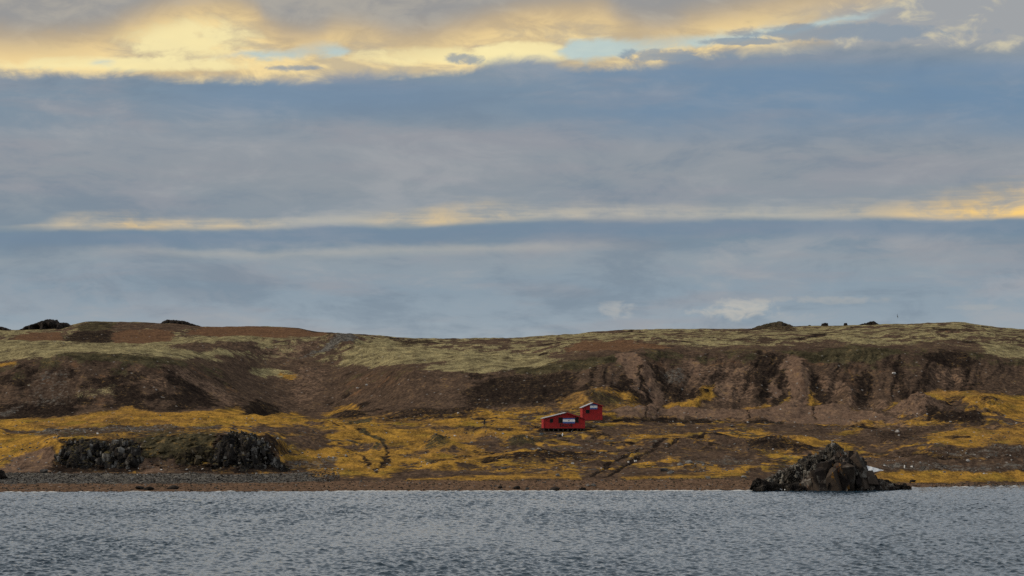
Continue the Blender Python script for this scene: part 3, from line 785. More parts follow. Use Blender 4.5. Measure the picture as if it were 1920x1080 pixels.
def outcrop_mesh(name, prof, base, Y, depth, amp=0.7, fs=1.6, nu=190, nv=110, lean=0.35, seed=0.0, blocky=0.5, rough=0.6):
    """a crag: prof = [(px, py)] skyline of the crag, base = [(px, py)] its foot; closed front-over-top-to-back"""
    u = np.linspace(prof[0][0], prof[-1][0], nu)
    top = np.interp(u, [p[0] for p in prof], [p[1] for p in prof])
    bot = np.interp(u, [p[0] for p in base], [p[1] for p in base])
    X = (u - CX) / F * Y
    zt = CZ + (HY - top) / F * Y; zb = CZ + (HY - bot) / F * Y - 0.8
    v = np.linspace(0, math.pi, nv)[:, None]
    e = 0.62
    cy = np.sign(np.cos(v)) * np.abs(np.cos(v)) ** e; sz = np.sin(v) ** e
    H = zt - zb
    dep = depth * np.clip(H / H.max(), 0.12, 1) ** 0.6
    Yv = Y - cy * dep * 0.5 + lean * dep * (sz - 1)*0
    Zv = zb + H * sz
    Xv = X[None, :] + 0 * v
    # irregular plan: buttresses and recesses, ledges
    Yv = Yv + dep * (0.45 * pn2(Xv / 4.2 + seed, 0 * Xv + seed) + 0.3 * pn2(Xv / 1.7 + seed, Zv / 3.0 + seed)) * np.abs(cy)
    s = fs
    wxx = Xv + 0.4 * pn3(Xv / s, Yv / s, Zv / s + seed); wzz = Zv + 0.4 * pn3(Xv / s + 7, Yv / s, Zv / s + seed)
    f1, f2, c1 = worley3(wxx / s + seed, Yv / s, wzz / (s * 1.5))
    k1, k2, c2 = worley3(wxx / (s * .42) + seed + 5, Yv / (s * .42), wzz / (s * .55))
    h1, h2, c3 = worley3(wxx / (s * .17) + seed + 2, Yv / (s * .17), wzz / (s * .17))
    crack = np.exp(-((f2 - f1) / 0.12) ** 2) * 0.8 + np.exp(-((k2 - k1) / 0.14) ** 2) * 0.45
    n2 = fbm3(Xv / s * 1.4 + seed + 9, Yv / s * 1.4, Zv / s, 4, rough)
    big = fbm3(Xv / (s * 3) + seed, Yv / (s * 3), Zv / (s * 3), 2)
    d = amp * (1.3 * (c1 - 0.5) + blocky * 0.9 * (c2 - 0.5) - crack + 0.3 * n2 + 0.4 * big + .35 * (c3 - .5))
    oy = -cy; oz = sz
    ln = np.hypot(oy, oz) + 1e-6
    wgt = np.clip(H / (0.35 * H.max()), 0.15, 1)
    Yv = Yv + d * oy / ln * wgt
    Zv = Zv + d * oz / ln * wgt * (0.8 * sz)
    Xv = Xv + 0.5 * amp * (pn3(Xv / s, Yv / s + seed, Zv / s) + (c2 - .5) * .4) * wgt
    V = np.stack([Xv, Yv, Zv], -1)
    c = np.array([X.mean(), Y, float(zb.min()) + 0.8])
    me = mesh_np(name, (V - c).reshape(-1, 3), grid_quads(nv, nu))
    me.polygons.foreach_set('use_smooth', np.zeros(len(me.polygons), bool))
    return me, Vector(c)


_BLK = []
for k_ in range(14):
    r_ = random.Random(100 + k_); bm_k = bmesh.new()
    for sx_ in (-1, 1):
        for sy_ in (-1, 1):
            for sz_ in (-1, 1):
                bm_k.verts.new((sx_ * r_.uniform(.45, 1), sy_ * r_.uniform(.45, 1), sz_ * r_.uniform(.5, 1)))
    for _ in range(4): bm_k.verts.new((r_.uniform(-.9, .9), r_.uniform(-.9, .9), r_.choice((-1, 1)) * r_.uniform(.8, 1.1)))
    res = bmesh.ops.convex_hull(bm_k, input=bm_k.verts[:])
    bmesh.ops.delete(bm_k, geom=[v for v in bm_k.verts if not v.link_faces], context='VERTS')
    bmesh.ops.triangulate(bm_k, faces=bm_k.faces[:]); bm_k.verts.index_update()
    _BLK.append((np.array([v.co[:] for v in bm_k.verts]), [[v.index for v in f.verts] for f in bm_k.faces])); bm_k.free()


def add_blocks(me, centre, prof, base, Y, depth, n, size, tall, seed, lean=0.0, lo=0.0, hi=1.0):
    """angular fallen and standing blocks set into the face of a crag"""
    r = random.Random(seed)
    V0 = np.empty(len(me.vertices) * 3, np.float32); me.vertices.foreach_get('co', V0)
    vs = [tuple(p) for p in V0.reshape(-1, 3)]; fs = [tuple(p.vertices) for p in me.polygons]
    P = np.array(prof, float); B = np.array(base, float)
    Hm = (B[:, 1].max() - P[:, 1].min()) / F * Y
    for _ in range(n):
        px = r.uniform(P[0, 0], P[-1, 0])
        zt = CZ + (HY - np.interp(px, P[:, 0], P[:, 1])) / F * Y; zb = CZ + (HY - np.interp(px, B[:, 0], B[:, 1])) / F * Y
        H = zt - zb
        if H < .25: continue
        sc = size[0] * (size[1] / size[0]) ** (r.random() ** 1.6)
        sc = min(sc, .45 * H + .1)
        hz = sc * r.uniform(*tall)
        hz = min(hz, .5 * H)
        fr = r.uniform(lo, hi)
        z = zb + fr * H
        z = min(z, zt - hz * .8)
        fr = (z - zb) / H
        dep = depth * max(.12, H / Hm) ** .6
        front = r.random() < .8
        y = Y - (0.5 if front else -.5) * dep * math.sqrt(max(0, 1 - fr ** 2 * .85)) * r.uniform(.8, 1.08)
        V, Fc = r.choice(_BLK)
        M = Matrix.Translation(((px - CX) / F * Y - centre.x, y - centre.y, z - centre.z)) @ Matrix.Rotation(r.gauss(lean, .16), 4, 'Y') @ Matrix.Rotation(r.gauss(0, .2), 4, 'X') @ Matrix.Rotation(r.uniform(0, 6.28), 4, 'Z')
        M = np.array(M @ Matrix.Diagonal((sc, sc * r.uniform(.6, 1), hz, 1)))
        W_ = V @ M[:3, :3].T + M[:3, 3]
        b = len(vs); vs += [tuple(w) for w in W_]; fs += [tuple(b + q for q in f) for f in Fc]
    m2 = bpy.data.meshes.new(me.name); m2.from_pydata(vs, [], fs); m2.update()
    return m2


def crag(name, label, cat, prof, base, Y, depth, mat, group=None, blocks=(), **kw):
    me, c = outcrop_mesh(name, [(a, b + (blocks[0][2][1] * .35 * F / Y if blocks else 0)) for a, b in prof], base, Y, depth, **kw)
    for i, (n, lohi, size, tall, lean) in enumerate(blocks):
        me = add_blocks(me, c, prof, base, Y, depth, n, size, tall, 77 + i + int(kw.get('seed', 0)), lean, *lohi)
    o = link(name, me, mat); o.location = c
    return tag(o, label, cat, group)


def flat_base(prof, py):
    return [(prof[0][0], py), (prof[-1][0], py)]


# the big shore rock on the right: dark body, rubble shoulder behind it
pf = [(1496, 917), (1506, 900), (1520, 888), (1538, 872), (1556, 858), (1570, 846), (1584, 843), (1598, 850), (1610, 862), (1618, 876), (1627, 889), (1640, 897), (1655, 903), (1672, 909), (1684, 914)]
shore = crag('shore_rock', 'large dark jagged rock with golden lichen streaks rising from the sea at the shore', 'rock', pf, [(1496, 921), (1600, 919), (1684, 916)], 406, 11, M_SEASTACK, blocks=[(60, (0, .85), (.9, 2.0), (1.0, 2.2), -.25), (160, (0, 1), (.25, .8), (.8, 1.6), -.2)], amp=0.62, fs=2.6, seed=2.0, nu=330, nv=190)
me_, c_ = outcrop_mesh('rubble_shoulder', [(1418, 908), (1436, 902), (1459, 888), (1475, 880), (1490, 872), (1505, 863), (1517, 855), (1535, 851), (1547, 845), (1552, 835), (1562, 833), (1572, 838), (1578, 846), (1592, 862)],
                       [(1418, 920), (1500, 914), (1592, 904)], 409, 9, amp=0.55, fs=1.3, seed=14.0, nu=300, nv=170, blocky=0.8, rough=0.72)
pr_r = [(1418, 907), (1436, 900), (1459, 885), (1475, 877), (1490, 869), (1505, 860), (1517, 852), (1535, 848), (1545, 842), (1550, 833), (1562, 831), (1572, 836), (1578, 843), (1592, 858)]
me_ = add_blocks(me_, c_, pr_r, [(1418, 920), (1500, 914), (1592, 904)], 409, 9, 620, (.14, .6), (.7, 1.3), 5, 0, .1, 1)
me_ = add_blocks(me_, c_, pr_r, [(1418, 920), (1500, 914), (1592, 904)], 409, 9, 26, (.5, 1.0), (.8, 1.6), 6, -.2, .3, .95)
o = link('rubble_shoulder', me_, M_RUBBLE, shore); o.location = c_ - shore.location
o['label'] = 'pale rubble shoulder on the left of the dark rock'
crag('shore_rock', 'low black knob of rock at the left tip of the big shore rock', 'rock', [(1409, 908), (1413, 899), (1421, 896), (1432, 901), (1446, 906), (1462, 908), (1480, 906), (1500, 909), (1512, 915)], flat_base([(1409, 0), (1512, 0)], 920.5), 401, 3.5, M_BLACK, amp=0.32, fs=0.9, seed=5)
crag('shore_rock', 'low black rocks trailing off the right end of the big shore rock', 'rock', [(1628, 913), (1640, 901), (1652, 899), (1664, 900), (1672, 906), (1684, 909), (1696, 908), (1708, 912)], flat_base([(1628, 0), (1708, 0)], 916), 408, 3.5, M_BLACK, amp=0.35, fs=0.8, seed=8)

# the two grey cliffs above the left beach
crag('rock_cliff', 'wide dark cliff with pale streaks above the left end of the beach', 'cliff',
     [(96, 884), (108, 858), (116, 842), (126, 836), (134, 826), (150, 823), (168, 826), (185, 821), (200, 829), (214, 827), (228, 821), (246, 823), (258, 830), (264, 850), (272, 868), (284, 884)], flat_base([(96, 0), (284, 0)], 887), 432, 7, M_CLIFF, blocks=[(150, (0, .95), (.35, .85), (.7, 1.7), .1), (520, (0, 1), (.15, .5), (.6, 1.2), 0)], amp=0.45, fs=3.0, seed=21, nu=320, nv=170)
crag('rock_cliff', 'tall narrow grey cliff right of the sandy chute on the left beach', 'cliff',
     [(380, 882), (396, 862), (404, 842), (412, 826), (424, 816), (436, 807), (450, 806), (462, 809), (474, 808), (486, 818), (497, 826), (504, 842), (520, 862), (545, 882)], flat_base([(380, 0), (545, 0)], 884), 433, 7, M_CLIFF, blocks=[(140, (0, .95), (.35, .85), (.8, 2.0), -.1), (480, (0, 1), (.15, .5), (.6, 1.2), 0)], amp=0.45, fs=2.7, seed=27, nu=280, nv=170)
crag('rock_cliff', 'low mossy broken rock bank between the two cliffs of the left beach', 'cliff', [(292, 884), (304, 866), (318, 852), (334, 846), (350, 838), (372, 832), (392, 836), (412, 850)], flat_base([(292, 0), (412, 0)], 885), 433.5, 6, M_MOSSROCK, blocks=[(110, (0, .8), (.3, 1.1), (.6, 1.2), 0), (120, (0, .6), (.15, .4), (.6, 1.1), 0)], amp=0.4, fs=1.8, seed=33, nu=200, nv=110)
crag('shore_rock', 'dark rock cut by the left edge of the beach', 'rock', [(-22, 893), (-14, 880), (-4, 877), (5, 882), (12, 893)], flat_base([(-22, 0), (12, 0)], 899), 415, 2.6, M_BLACK, amp=0.3, fs=0.8, seed=35, nu=90, nv=60)

# crags along the skyline
SKYL = [
    ('dark ragged crag on the far left skyline', [(34, 620), (50, 612), (66, 608), (80, 603), (92, 600.5), (104, 602), (110, 608), (118, 606), (126, 606.5), (134, 613)], 622, 840, 14, M_BLACK, 1.0, 2.6),
    ('low dark crag with a toothed top on the left skyline', [(296, 612), (308, 605), (316, 601.5), (326, 603), (336, 604), (346, 605), (358, 609), (382, 615)], 617, 850, 10, M_BLACK, .7, 1.6),
    ('dark crag cut by the left edge of the skyline', [(-40, 617), (-15, 613), (5, 614), (24, 619.5)], 622, 845, 10, M_BLACK, .6, 2.0),
    ('small grey cairn-like rock above the stony spur in the middle of the ridge', [(646, 637), (650, 630), (655, 627), (660, 628), (664, 633), (668, 638)], 640, 765, 3.5, M_GREYSTONE, .35, .9),
    ('broad dark knoll on the right skyline', [(1404, 619), (1420, 614), (1438, 609.5), (1452, 607), (1462, 605.5), (1472, 608), (1482, 613), (1500, 616)], 620, 862, 12, M_BROWNROCK, .6, 2.2),
    ('squat dark boulder beside the gap right of the broad knoll', [(1538, 614), (1541, 609), (1547, 607.5), (1552, 609), (1554, 614)], 616, 862, 3, M_BLACK, .35, 1.0),
    ('small dark boulder between the squat boulder and the boulder heap on the skyline', [(1581, 612.5), (1583, 608.5), (1588, 608), (1590, 612.5)], 614.5, 862, 2, M_BLACK, .25, .8),
    ('low heap of dark boulders right of the squat boulder on the skyline', [(1606, 611.5), (1620, 609), (1630, 606), (1638, 605), (1644, 608), (1650, 611)], 613, 862, 4, M_BLACK, .5, .9),
    ('tiny dark boulder next to the broad knoll on the skyline', [(1514, 615), (1516, 612), (1520, 612), (1522, 615)], 617, 862, 1.6, M_BLACK, .2, .7),
]
for i, (lb, pr, bp, Y, dp, mt, am, fs) in enumerate(SKYL):
    pr = [(a, b - (0.8 if a < 140 else 2.6) * (0.3 if k in (0, len(pr) - 1) else 1)) for k, (a, b) in enumerate(pr)]
    big = pr[-1][0] - pr[0][0] > 30
    crag('skyline_crag' if big else 'skyline_boulder', lb, 'rock', pr, flat_base(pr, bp + 1.0), Y, dp, mt, group='rocks on the skyline', amp=am * .5, fs=fs, seed=40 + 3 * i, nu=140 if big else 60, nv=70 if big else 44)


def boulder_mesh(seed, sub=4, flat=0.7):
    r = random.Random(seed)
    bm = bmesh.new()
    for _ in range(18):
        v = Vector((r.gauss(0, 1), r.gauss(0, 1), r.gauss(0, 1))).normalized()
        bm.verts.new((v.x * r.uniform(.8, 1.2), v.y * r.uniform(.7, 1.0), v.z * flat))
    bmesh.ops.convex_hull(bm, input=bm.verts)
    loose = [v for v in bm.verts if not v.link_faces]
    bmesh.ops.delete(bm, geom=loose, context='VERTS')
    bmesh.ops.subdivide_edges(bm, edges=bm.edges[:], cuts=3, use_grid_fill=True)
    bmesh.ops.triangulate(bm, faces=bm.faces[:])
    co = np.array([v.co for v in bm.verts])
    d = 0.14 * fbm3(co[:, 0] * 1.6 + seed, co[:, 1] * 1.6, co[:, 2] * 1.6, 4, .6)
    for v, k in zip(bm.verts, d): v.co *= 1 + float(k)
    me = bpy.data.meshes.new('boulder'); bm.to_mesh(me); bm.free()
    return me


BOULD = {}
for mt, key in ((M_PALESTONE, 'pale'), (M_GREYSTONE, 'grey'), (M_BLACK, 'black')):
    for s in range(3):
        b = boulder_mesh(s * 7 + len(BOULD)); b.materials.append(mt); BOULD[key, s] = b
ROCKS = [  # px, py of the foot, half width m, tone, label
    (262, 917.5, 1.0, 'black', 'low black boulder at the water edge left of a twin on the left beach'),
    (279, 918.5, .9, 'black', 'low black boulder touching the water right of its neighbour on the left beach'),
    (324, 917, 1.1, 'black', 'lone flat black boulder on the tan beach right of the pair at the water edge'),
    (359, 920, .35, 'black', 'tiny dark stone in the wash right of the lone flat boulder'),
    (82, 886, .9, 'grey', 'brown grey boulder at the foot of the sandy slope left of the wide cliff'),
    (937, 915, .65, 'black', 'dark round boulder on the shingle below the golden plain'),
    (969, 917, .8, 'black', 'low dark boulder just right of the round one on the shingle'),
    (988, 917.5, .5, 'grey', 'small grey stone right of the two dark boulders on the shingle'),
    (1039, 920, 1.0, 'black', 'flat dark rock lying in the wash below the red hut'),
    (1092, 919, .8, 'black', 'dark rock at the water edge left of the white stone'),
    (1102, 912, .45, 'pale', 'white stone on the shingle below the vehicle track'),
    (1112, 912, .6, 'grey', 'grey boulder beside the white stone on the shingle'),
    (943, 879, .7, 'grey', 'grey boulder on golden turf near the shingle in the middle of the plain'),
    (937, 882, .4, 'grey', 'small grey stone left of the boulder on the golden turf'),
    (1178, 868, .45, 'pale', 'pale stone left of its twin beside the vehicle track'),
    (1192, 866, .45, 'pale', 'pale stone right of its twin beside the vehicle track'),
    (1292, 869, .9, 'pale', 'large pale grey boulder on the brown flat right of the vehicle track'),
    (1276, 873, .7, 'grey', 'grey boulder left of the large pale one on the brown flat'),
    (1318, 870, .6, 'grey', 'grey boulder right of the large pale one on the brown flat'),
    (1245, 884, .9, 'grey', 'grey boulder on the flat midway between track and shore rock'),
    (1258, 888, .8, 'grey', 'low grey boulder touching the right of another on the seaward flat'),
    (1328, 897, .6, 'grey', 'grey stone at the seaward rim of the turf left of the shore rock'),
    (1395, 896, .6, 'pale', 'pale stone on turf just left of the shore rock'),
    (1046, 893, .7, 'grey', 'grey stone in the golden turf straight below the red hut'),
    (1010, 842, .4, 'pale', 'small pale stone right of the mossy mound below the red hut'),
    (884, 831, .5, 'pale', 'white stone between the two dark mossy mounds'),
    (688, 722.5, .55, 'pale', 'white stone high on the brown slope of the valley'),
    (670, 728, .4, 'pale', 'smaller white stone left of another on the brown valley slope'),
    (1372, 799, .45, 'pale', 'pale stone on the dark flat below the pink mud bank'),
    (1683, 810.5, .6, 'pale', 'white flat stone on the dark ground above the shore rock'),
    (1676, 701.5, .7, 'pale', 'white slab stone high on the right scarp'),
    (1561, 828, .5, 'pale', 'white stone on the ground just above the peak of the shore rock'),
    (1815, 865, .6, 'pale', 'pale stone on the grey bank right of the ice slab'),
    (1712, 904, .7, 'black', 'dark stone on the golden strip right of the shore rock'),
    (1249, 752, .35, 'pale', 'white stone at the foot of the pink landslip'),
    (365, 856, .55, 'pale', 'pale boulder on the mossy slope between the two left cliffs'),
]
for i, (px, py, r, key, lb) in enumerate(ROCKS):
    p = ground(px, py)
    o = link('boulder', BOULD[key, i % 3]); o.location = p + Vector((0, 0, .18 * r))
    o.rotation_euler = (random.uniform(-.15, .15), random.uniform(-.15, .15), random.uniform(0, 6.28))
    o.scale = (r, r * .85, r * random.uniform(.6, .85))
    tag(o, lb, 'rock', 'boulders on the shore and slopes')

# uncountable small stones
def scatter(name, label, n, pick, smin, smax, mats, seed):
    r = random.Random(seed)
    shapes = []
    for s in range(6):
        rr = random.Random(seed * 10 + s); bm = bmesh.new()
        for _ in range(11):
            v = Vector((rr.gauss(0, 1), rr.gauss(0, 1), rr.gauss(0, 1))).normalized()
            bm.verts.new((v.x, v.y * .8, v.z * .6))
        bmesh.ops.convex_hull(bm, input=bm.verts)
        bm.verts.index_update()
        shapes.append(([v.co.copy() for v in bm.verts], [[v.index for v in f.verts] for f in bm.faces])); bm.free()
    vs, fs, mi = [], [], []
    for _ in range(n):
        p = pick(r)
        if p is None: continue
        sc = smin * (smax / smin) ** (r.random() ** 2.2); a = r.uniform(0, 6.28)
        V, Fc = r.choice(shapes); b = len(vs); m_ = r.randrange(len(mats))
        ca, sa = math.cos(a) * sc, math.sin(a) * sc
        for v in V: vs.append((p[0] + v.x * ca - v.y * sa, p[1] + v.x * sa + v.y * ca, p[2] + v.z * sc + .15 * sc))
        for f in Fc: fs.append([b + k for k in f]); mi.append(m_)
    me = bpy.data.meshes.new(name); me.from_pydata(vs, [], fs)
    for m_ in mats: me.materials.append(m_)
    me.polygons.foreach_set('material_index', mi); me.update()
    o = link(name, me); tag(o, label, 'stones', kind='stuff')
    return o


def pick_zone(px0, px1, t0, t1, dens=None):
    rows = np.where((GT[:, 0] > t0) & (GT[:, 0] < t1))[0]
    cols = np.where((PXS > px0) & (PXS < px1))[0]

    def f(r):
        for _ in range(12):
            i = r.randrange(rows[0], rows[-1]); j = r.randrange(cols[0], cols[-1])
            if dens is None or r.random() < dens[i, j]:
                return (FX[i, j], FY[i, j], FZ[i, j])
        return None
    return f


clump = np.clip(sstep(0.0, 0.5, fbm2(GX / 14 + 200, GY / 14, 3)) * 0.8 + 0.8 * W['S'] + 0.3 * W['D'], 0.02, 1)
scatter('small_stones', 'small loose stones strewn over the golden and brown flat', 3200, pick_zone(-150, 2070, 2.8, 5.8, clump), .10, .42, [M_GREYSTONE, M_GREYSTONE, M_GREYSTONE, M_PALESTONE], 3)
scatter('beach_pebbles', 'grey pebbles covering the upper beach on the left', 4500, pick_zone(-150, 640, 2.0, 3.0), .10, .30, [M_GREYSTONE, M_GREYSTONE, M_BLACK], 4)
scatter('beach_pebbles', 'brown shingle pebbles and dark weed along the water edge', 3500, pick_zone(-150, 2070, 1.05, 2.1), .08, .28, [M_GREYSTONE, M_BLACK, M_BROWNROCK, M_BROWNROCK], 5)

# ------------------------------------------------------------------ huts
M_RED = None


def plank_paint(name, c, c2, stripes=True):
    m, T = material(name)
    tc = T.n('ShaderNodeTexCoord').outputs['Object']
    nz = T.noise(tc, 1.6, 7, .65); n2 = T.noise(T.vmul(tc, (1, 1, .15)), 7, 4, .6)
    col = T.mix(T.ss(T.mad(nz, .5, T.mul(n2, .5)), .38, .66), c2, c)
    b = n2
    if stripes:
        w = T.n('ShaderNodeTexWave', bands_direction='X'); T.put(w.inputs['Vector'], tc); w.inputs['Scale'].default_value = 1.6
        b = T.mad(T.ss(w.outputs['Fac'], .02, .14), .6, T.mul(n2, .3))
    finish(T, col, .6, b, .03, 1.0, spec=.3)
    return m


M_RED = plank_paint('red_paint', (0.34, 0.007, 0.008, 1), (0.20, 0.006, 0.007, 1))
M_FASCIA = plank_paint('red_trim', (0.30, 0.016, 0.022, 1), (0.22, 0.012, 0.018, 1), False)
M_ROOF = simple('pale_metal_roof', (0.29, 0.28, 0.30, 1), (0.22, 0.21, 0.22, 1), 2, .5)
M_GLASS = simple('dark_window_pane', (0.006, 0.007, 0.007, 1), (0.010, 0.011, 0.011, 1), 2, .45, spec=.1)
M_FRAME = simple('dark_green_frame', (0.010, 0.011, 0.010, 1), (0.014, 0.014, 0.013, 1), 3, .6)
M_WHITE = simple('white_paint', (0.78, 0.77, 0.74, 1), (0.62, 0.61, 0.60, 1), 3, .6)
M_BLUE = simple('flag_blue', (0.045, 0.10, 0.30, 1), (0.035, 0.08, 0.25, 1), 3, .6)
M_INK = simple('black_lettering', (0.014, 0.008, 0.008, 1), (0.03, 0.012, 0.012, 1), 6, .8)
M_WOOD = simple('dark_timber', (0.035, 0.030, 0.026, 1), (0.015, 0.013, 0.012, 1), 5, .9)
M_EMBLEM = simple('emblem_gold', (0.20, 0.13, 0.03, 1), (0.12, 0.08, 0.03, 1), 6, .7)


def bm_box(bm, x0, x1, y0, y1, z0, z1):
    v = [bm.verts.new(p) for p in ((x0, y0, z0), (x1, y0, z0), (x1, y1, z0), (x0, y1, z0), (x0, y0, z1), (x1, y0, z1), (x1, y1, z1), (x0, y1, z1))]
    for f in ((3, 2, 1, 0), (4, 5, 6, 7), (0, 1, 5, 4), (1, 2, 6, 5), (2, 3, 7, 6), (3, 0, 4, 7)):
        bm.faces.new([v[i] for i in f])


def bm_prism(bm, pts, y0, y1):
    a = [bm.verts.new((x, y0, z)) for x, z in pts]; b = [bm.verts.new((x, y1, z)) for x, z in pts]
    n = len(pts)
    bm.faces.new(a); bm.faces.new(b[::-1])
    for i in range(n): bm.faces.new([a[(i + 1) % n], a[i], b[i], b[(i + 1) % n]])


def bm_obj(name, bm, mat, parent, bev=0.0):
    bmesh.ops.recalc_face_normals(bm, faces=bm.faces[:])
    if bev: bmesh.ops.bevel(bm, geom=bm.edges[:], offset=bev, segments=1, affect='EDGES')
    me = bpy.data.meshes.new(name); bm.to_mesh(me); bm.free()
    return link(name, me, mat, parent)


def text_mesh(s, size):
    cu = bpy.data.curves.new('lettering', 'FONT'); cu.body = s; cu.size = size; cu.align_x = 'CENTER'; cu.align_y = 'CENTER'
    cu.extrude = .012; cu.offset = .022 * size; cu.space_character = 1.08
    ob = bpy.data.objects.new('lettering', cu); COL.objects.link(ob)
    dg = bpy.context.evaluated_depsgraph_get(); dg.update()
    me = bpy.data.meshes.new_from_object(ob.evaluated_get(dg))
    bpy.data.objects.remove(ob); bpy.data.curves.remove(cu)
    return me


def hut(label, loc, rotz, w, depth, z0, el, ap, apx, er, windows, flag, emblem, posts, text=None):
    """front gable hut: w = (left, right) wall x, z0 floor, el/er eave heights, ap ridge height at x = apx"""
    root = empty('red_hut', loc, rotz); tag(root, label, 'hut', 'red huts')
    xl, xr = w
    bm = bmesh.new(); bm_prism(bm, [(xl, z0), (xr, z0), (xr, er), (apx, ap), (xl, el)], 0, depth); bm_obj('wall', bm, M_RED, root)
    rt = .08; ov = .22
    sl = (ap - el) / (apx - xl); sr = (ap - er) / (xr - apx)
    bm = bmesh.new()
    bm_prism(bm, [(xl - ov, el - ov * sl + .004), (apx, ap + .004), (xr + ov, er - ov * sr + .004), (xr + ov, er - ov * sr + .004 + rt), (apx, ap + .004 + rt), (xl - ov, el - ov * sl + rt + .004)], -.28, depth + .2)
    rf = bm_obj('roof', bm, M_ROOF, root)
    for nm, mt, pts in (('left', M_WHITE if False else M_ROOF, [(xl - ov - .02, el - ov * sl), (apx, ap), (apx, ap + rt + .02), (xl - ov - .02, el - ov * sl + rt + .02)]),
                        ('right', M_FASCIA, [(apx, ap - .05), (xr + ov + .02, er - ov * sr - .05), (xr + ov + .02, er - ov * sr + rt + .03), (apx, ap + rt + .03)])):
        bm = bmesh.new(); bm_prism(bm, pts, -.33, -.283)
        f = bm_obj('fascia', bm, mt, rf)
        f['label'] = 'pale roof edge board' if nm == 'left' else 'red roof edge board'
    # corner boards
    for x0, x1 in ((xl - .004, xl + .14), (xr - .14, xr + .004)):
        bm = bmesh.new(); bm_box(bm, x0, x1, -.035, -.003, z0, (el if x0 < 0 else er) - .06); bm_obj('corner_board', bm, M_FASCIA, root)
    for (x0, x1, a, b) in windows:
        bm = bmesh.new(); t = .07
        for q in ((x0, x1, a, a + t), (x0, x1, b - t, b), (x0, x0 + t, a + t, b - t), (x1 - t, x1, a + t, b - t)):
            bm_box(bm, q[0], q[1], -.06, -.004, q[2], q[3])
        fr = bm_obj('window', bm, M_FRAME, root)
        bm = bmesh.new(); bm_box(bm, x0 + t, x1 - t, -.03, -.006, a + t, b - t); bm_obj('pane', bm, M_GLASS, fr)
    x0, x1, a, b, s1, s2 = flag
    bm = bmesh.new(); bm_box(bm, x0, x1, -.05, -.004, a, b); fl = bm_obj('flag_panel', bm, M_WHITE, root)
    for q0, q1 in ((s1, b + .004), (a - .004, s2)):
        bm = bmesh.new(); bm_box(bm, x0 - .004, x1 + .004, -.056, -.048, q0, q1); bm_obj('blue_stripe', bm, M_BLUE, fl)
    if emblem:
        bm = bmesh.new(); zc = (s1 + s2) / 2; xc = (x0 + x1) / 2
        ring = []
        for k in range(24):
            rr = emblem if k % 2 == 0 else emblem * .6
            ring.append((xc + rr * math.cos(k * math.pi / 12), zc + rr * math.sin(k * math.pi / 12)))
        bm_prism(bm, ring, -.06, -.052); bm_obj('sun_emblem', bm, M_EMBLEM, fl)
    if text:
        me = text_mesh(text[0], text[1]); o = link('lettering', me, M_INK, root)
        o.location = (text[2], -.016, text[3]); o.rotation_euler = (math.radians(90), 0, 0); o.scale = (text[4], 1, 1)
    for k, (x, y) in enumerate(posts):
        bm = bmesh.new(); h = .14 if k % 2 else .11
        bm_box(bm, x - h, x + h, y, y + 2 * h, -.4, z0 - .13); bm_obj('stilt', bm, M_WOOD, root, .01)
    if posts:
        bm = bmesh.new()
        for y in (.06, depth * .5, depth - .3): bm_box(bm, xl + .05, xr - .05, y, y + .18, z0 - .128, z0 - .003)
        bm_obj('floor_beam', bm, M_WOOD, root)
    return root


Yh = 500.0; s = Yh / F
hl = at(1057.5, 808.7, Yh)
zz = lambda py: (808.7 - py) * s
xx = lambda px: (px - 1057.5) * s
hut('red wooden hut on dark stilts with black lettering and a wide striped flag panel', hl, math.radians(3), (xx(1019), xx(1097)), 6.5, zz(803), zz(784.6), zz(774.0), xx(1062), zz(785.4),
    [(xx(1031), xx(1037), zz(792.2), zz(784.8)), (xx(1047), xx(1055), zz(793), zz(782.6)), (xx(1078.5), xx(1085), zz(792.6), zz(782.4))],
    (xx(1055.4), xx(1078), zz(793.8), zz(783.8), zz(786.2), zz(790.7)), .17,
    [(xx(p), y) for p in (1020, 1029, 1038, 1047, 1056, 1065, 1074, 1083, 1089, 1095) for y in (.05, 3.2, 6.1)], ('BALLVE', .84, xx(1061.5), zz(797.7), 0.93))
Yb = 519.0; s2 = Yb / F
hb = at(1111, 786.5, Yb)
zb_ = lambda py: (786.5 - py) * s2
xb_ = lambda px: (px - 1111) * s2
hut('taller red hut without stilts standing behind the lettered hut', hb, math.radians(3.5), (xb_(1092), xb_(1129.6)), 5.5, -.3, zb_(764.2), zb_(755.6), xb_(1112.3), zb_(761),
    [(xb_(1098.2), xb_(1105.6), zb_(774.7), zb_(768.5))], (xb_(1106.2), xb_(1120), zb_(767.4), zb_(757.8), zb_(760.4), zb_(764.8)), .10, [])

# things lying by the huts
p = ground(1050, 819)
r0 = empty('board_pile', p, .4); tag(r0, 'white board propped on a dark low box in front of the lettered hut', 'board')
bm = bmesh.new(); bm_box(bm, -.45, .35, -.3, .4, -.1, .45); bm_obj('box', bm, M_WOOD, r0, .03)
bm = bmesh.new(); bm_box(bm, -.12, .12, -.05, .0, -.36, .36); b_ = bm_obj('board', bm, M_WHITE, r0); b_.location = (.35, -.4, .38); b_.rotation_euler = (-.45, .6, .2)
p = ground(1015.5, 815)
r0 = empty('crate', p, .3); tag(r0, 'grey blue slatted crate on the grass at the left corner of the lettered hut', 'crate')
M_CRATE = simple('weathered_crate', (0.13, 0.15, 0.16, 1), (0.07, 0.08, 0.085, 1), 4, .85)
bm = bmesh.new(); bm_box(bm, -.34, .34, -.24, .24, -.1, .34); bm_obj('crate_body', bm, M_CRATE, r0, .02)
bm = bmesh.new()
for k in range(4): bm_box(bm, -.38, .38, -.28 + k * .15, -.18 + k * .15, .343, .375)
bm_obj('lid', bm, M_CRATE, r0)
p = ground(908, 796)
bm = bmesh.new()
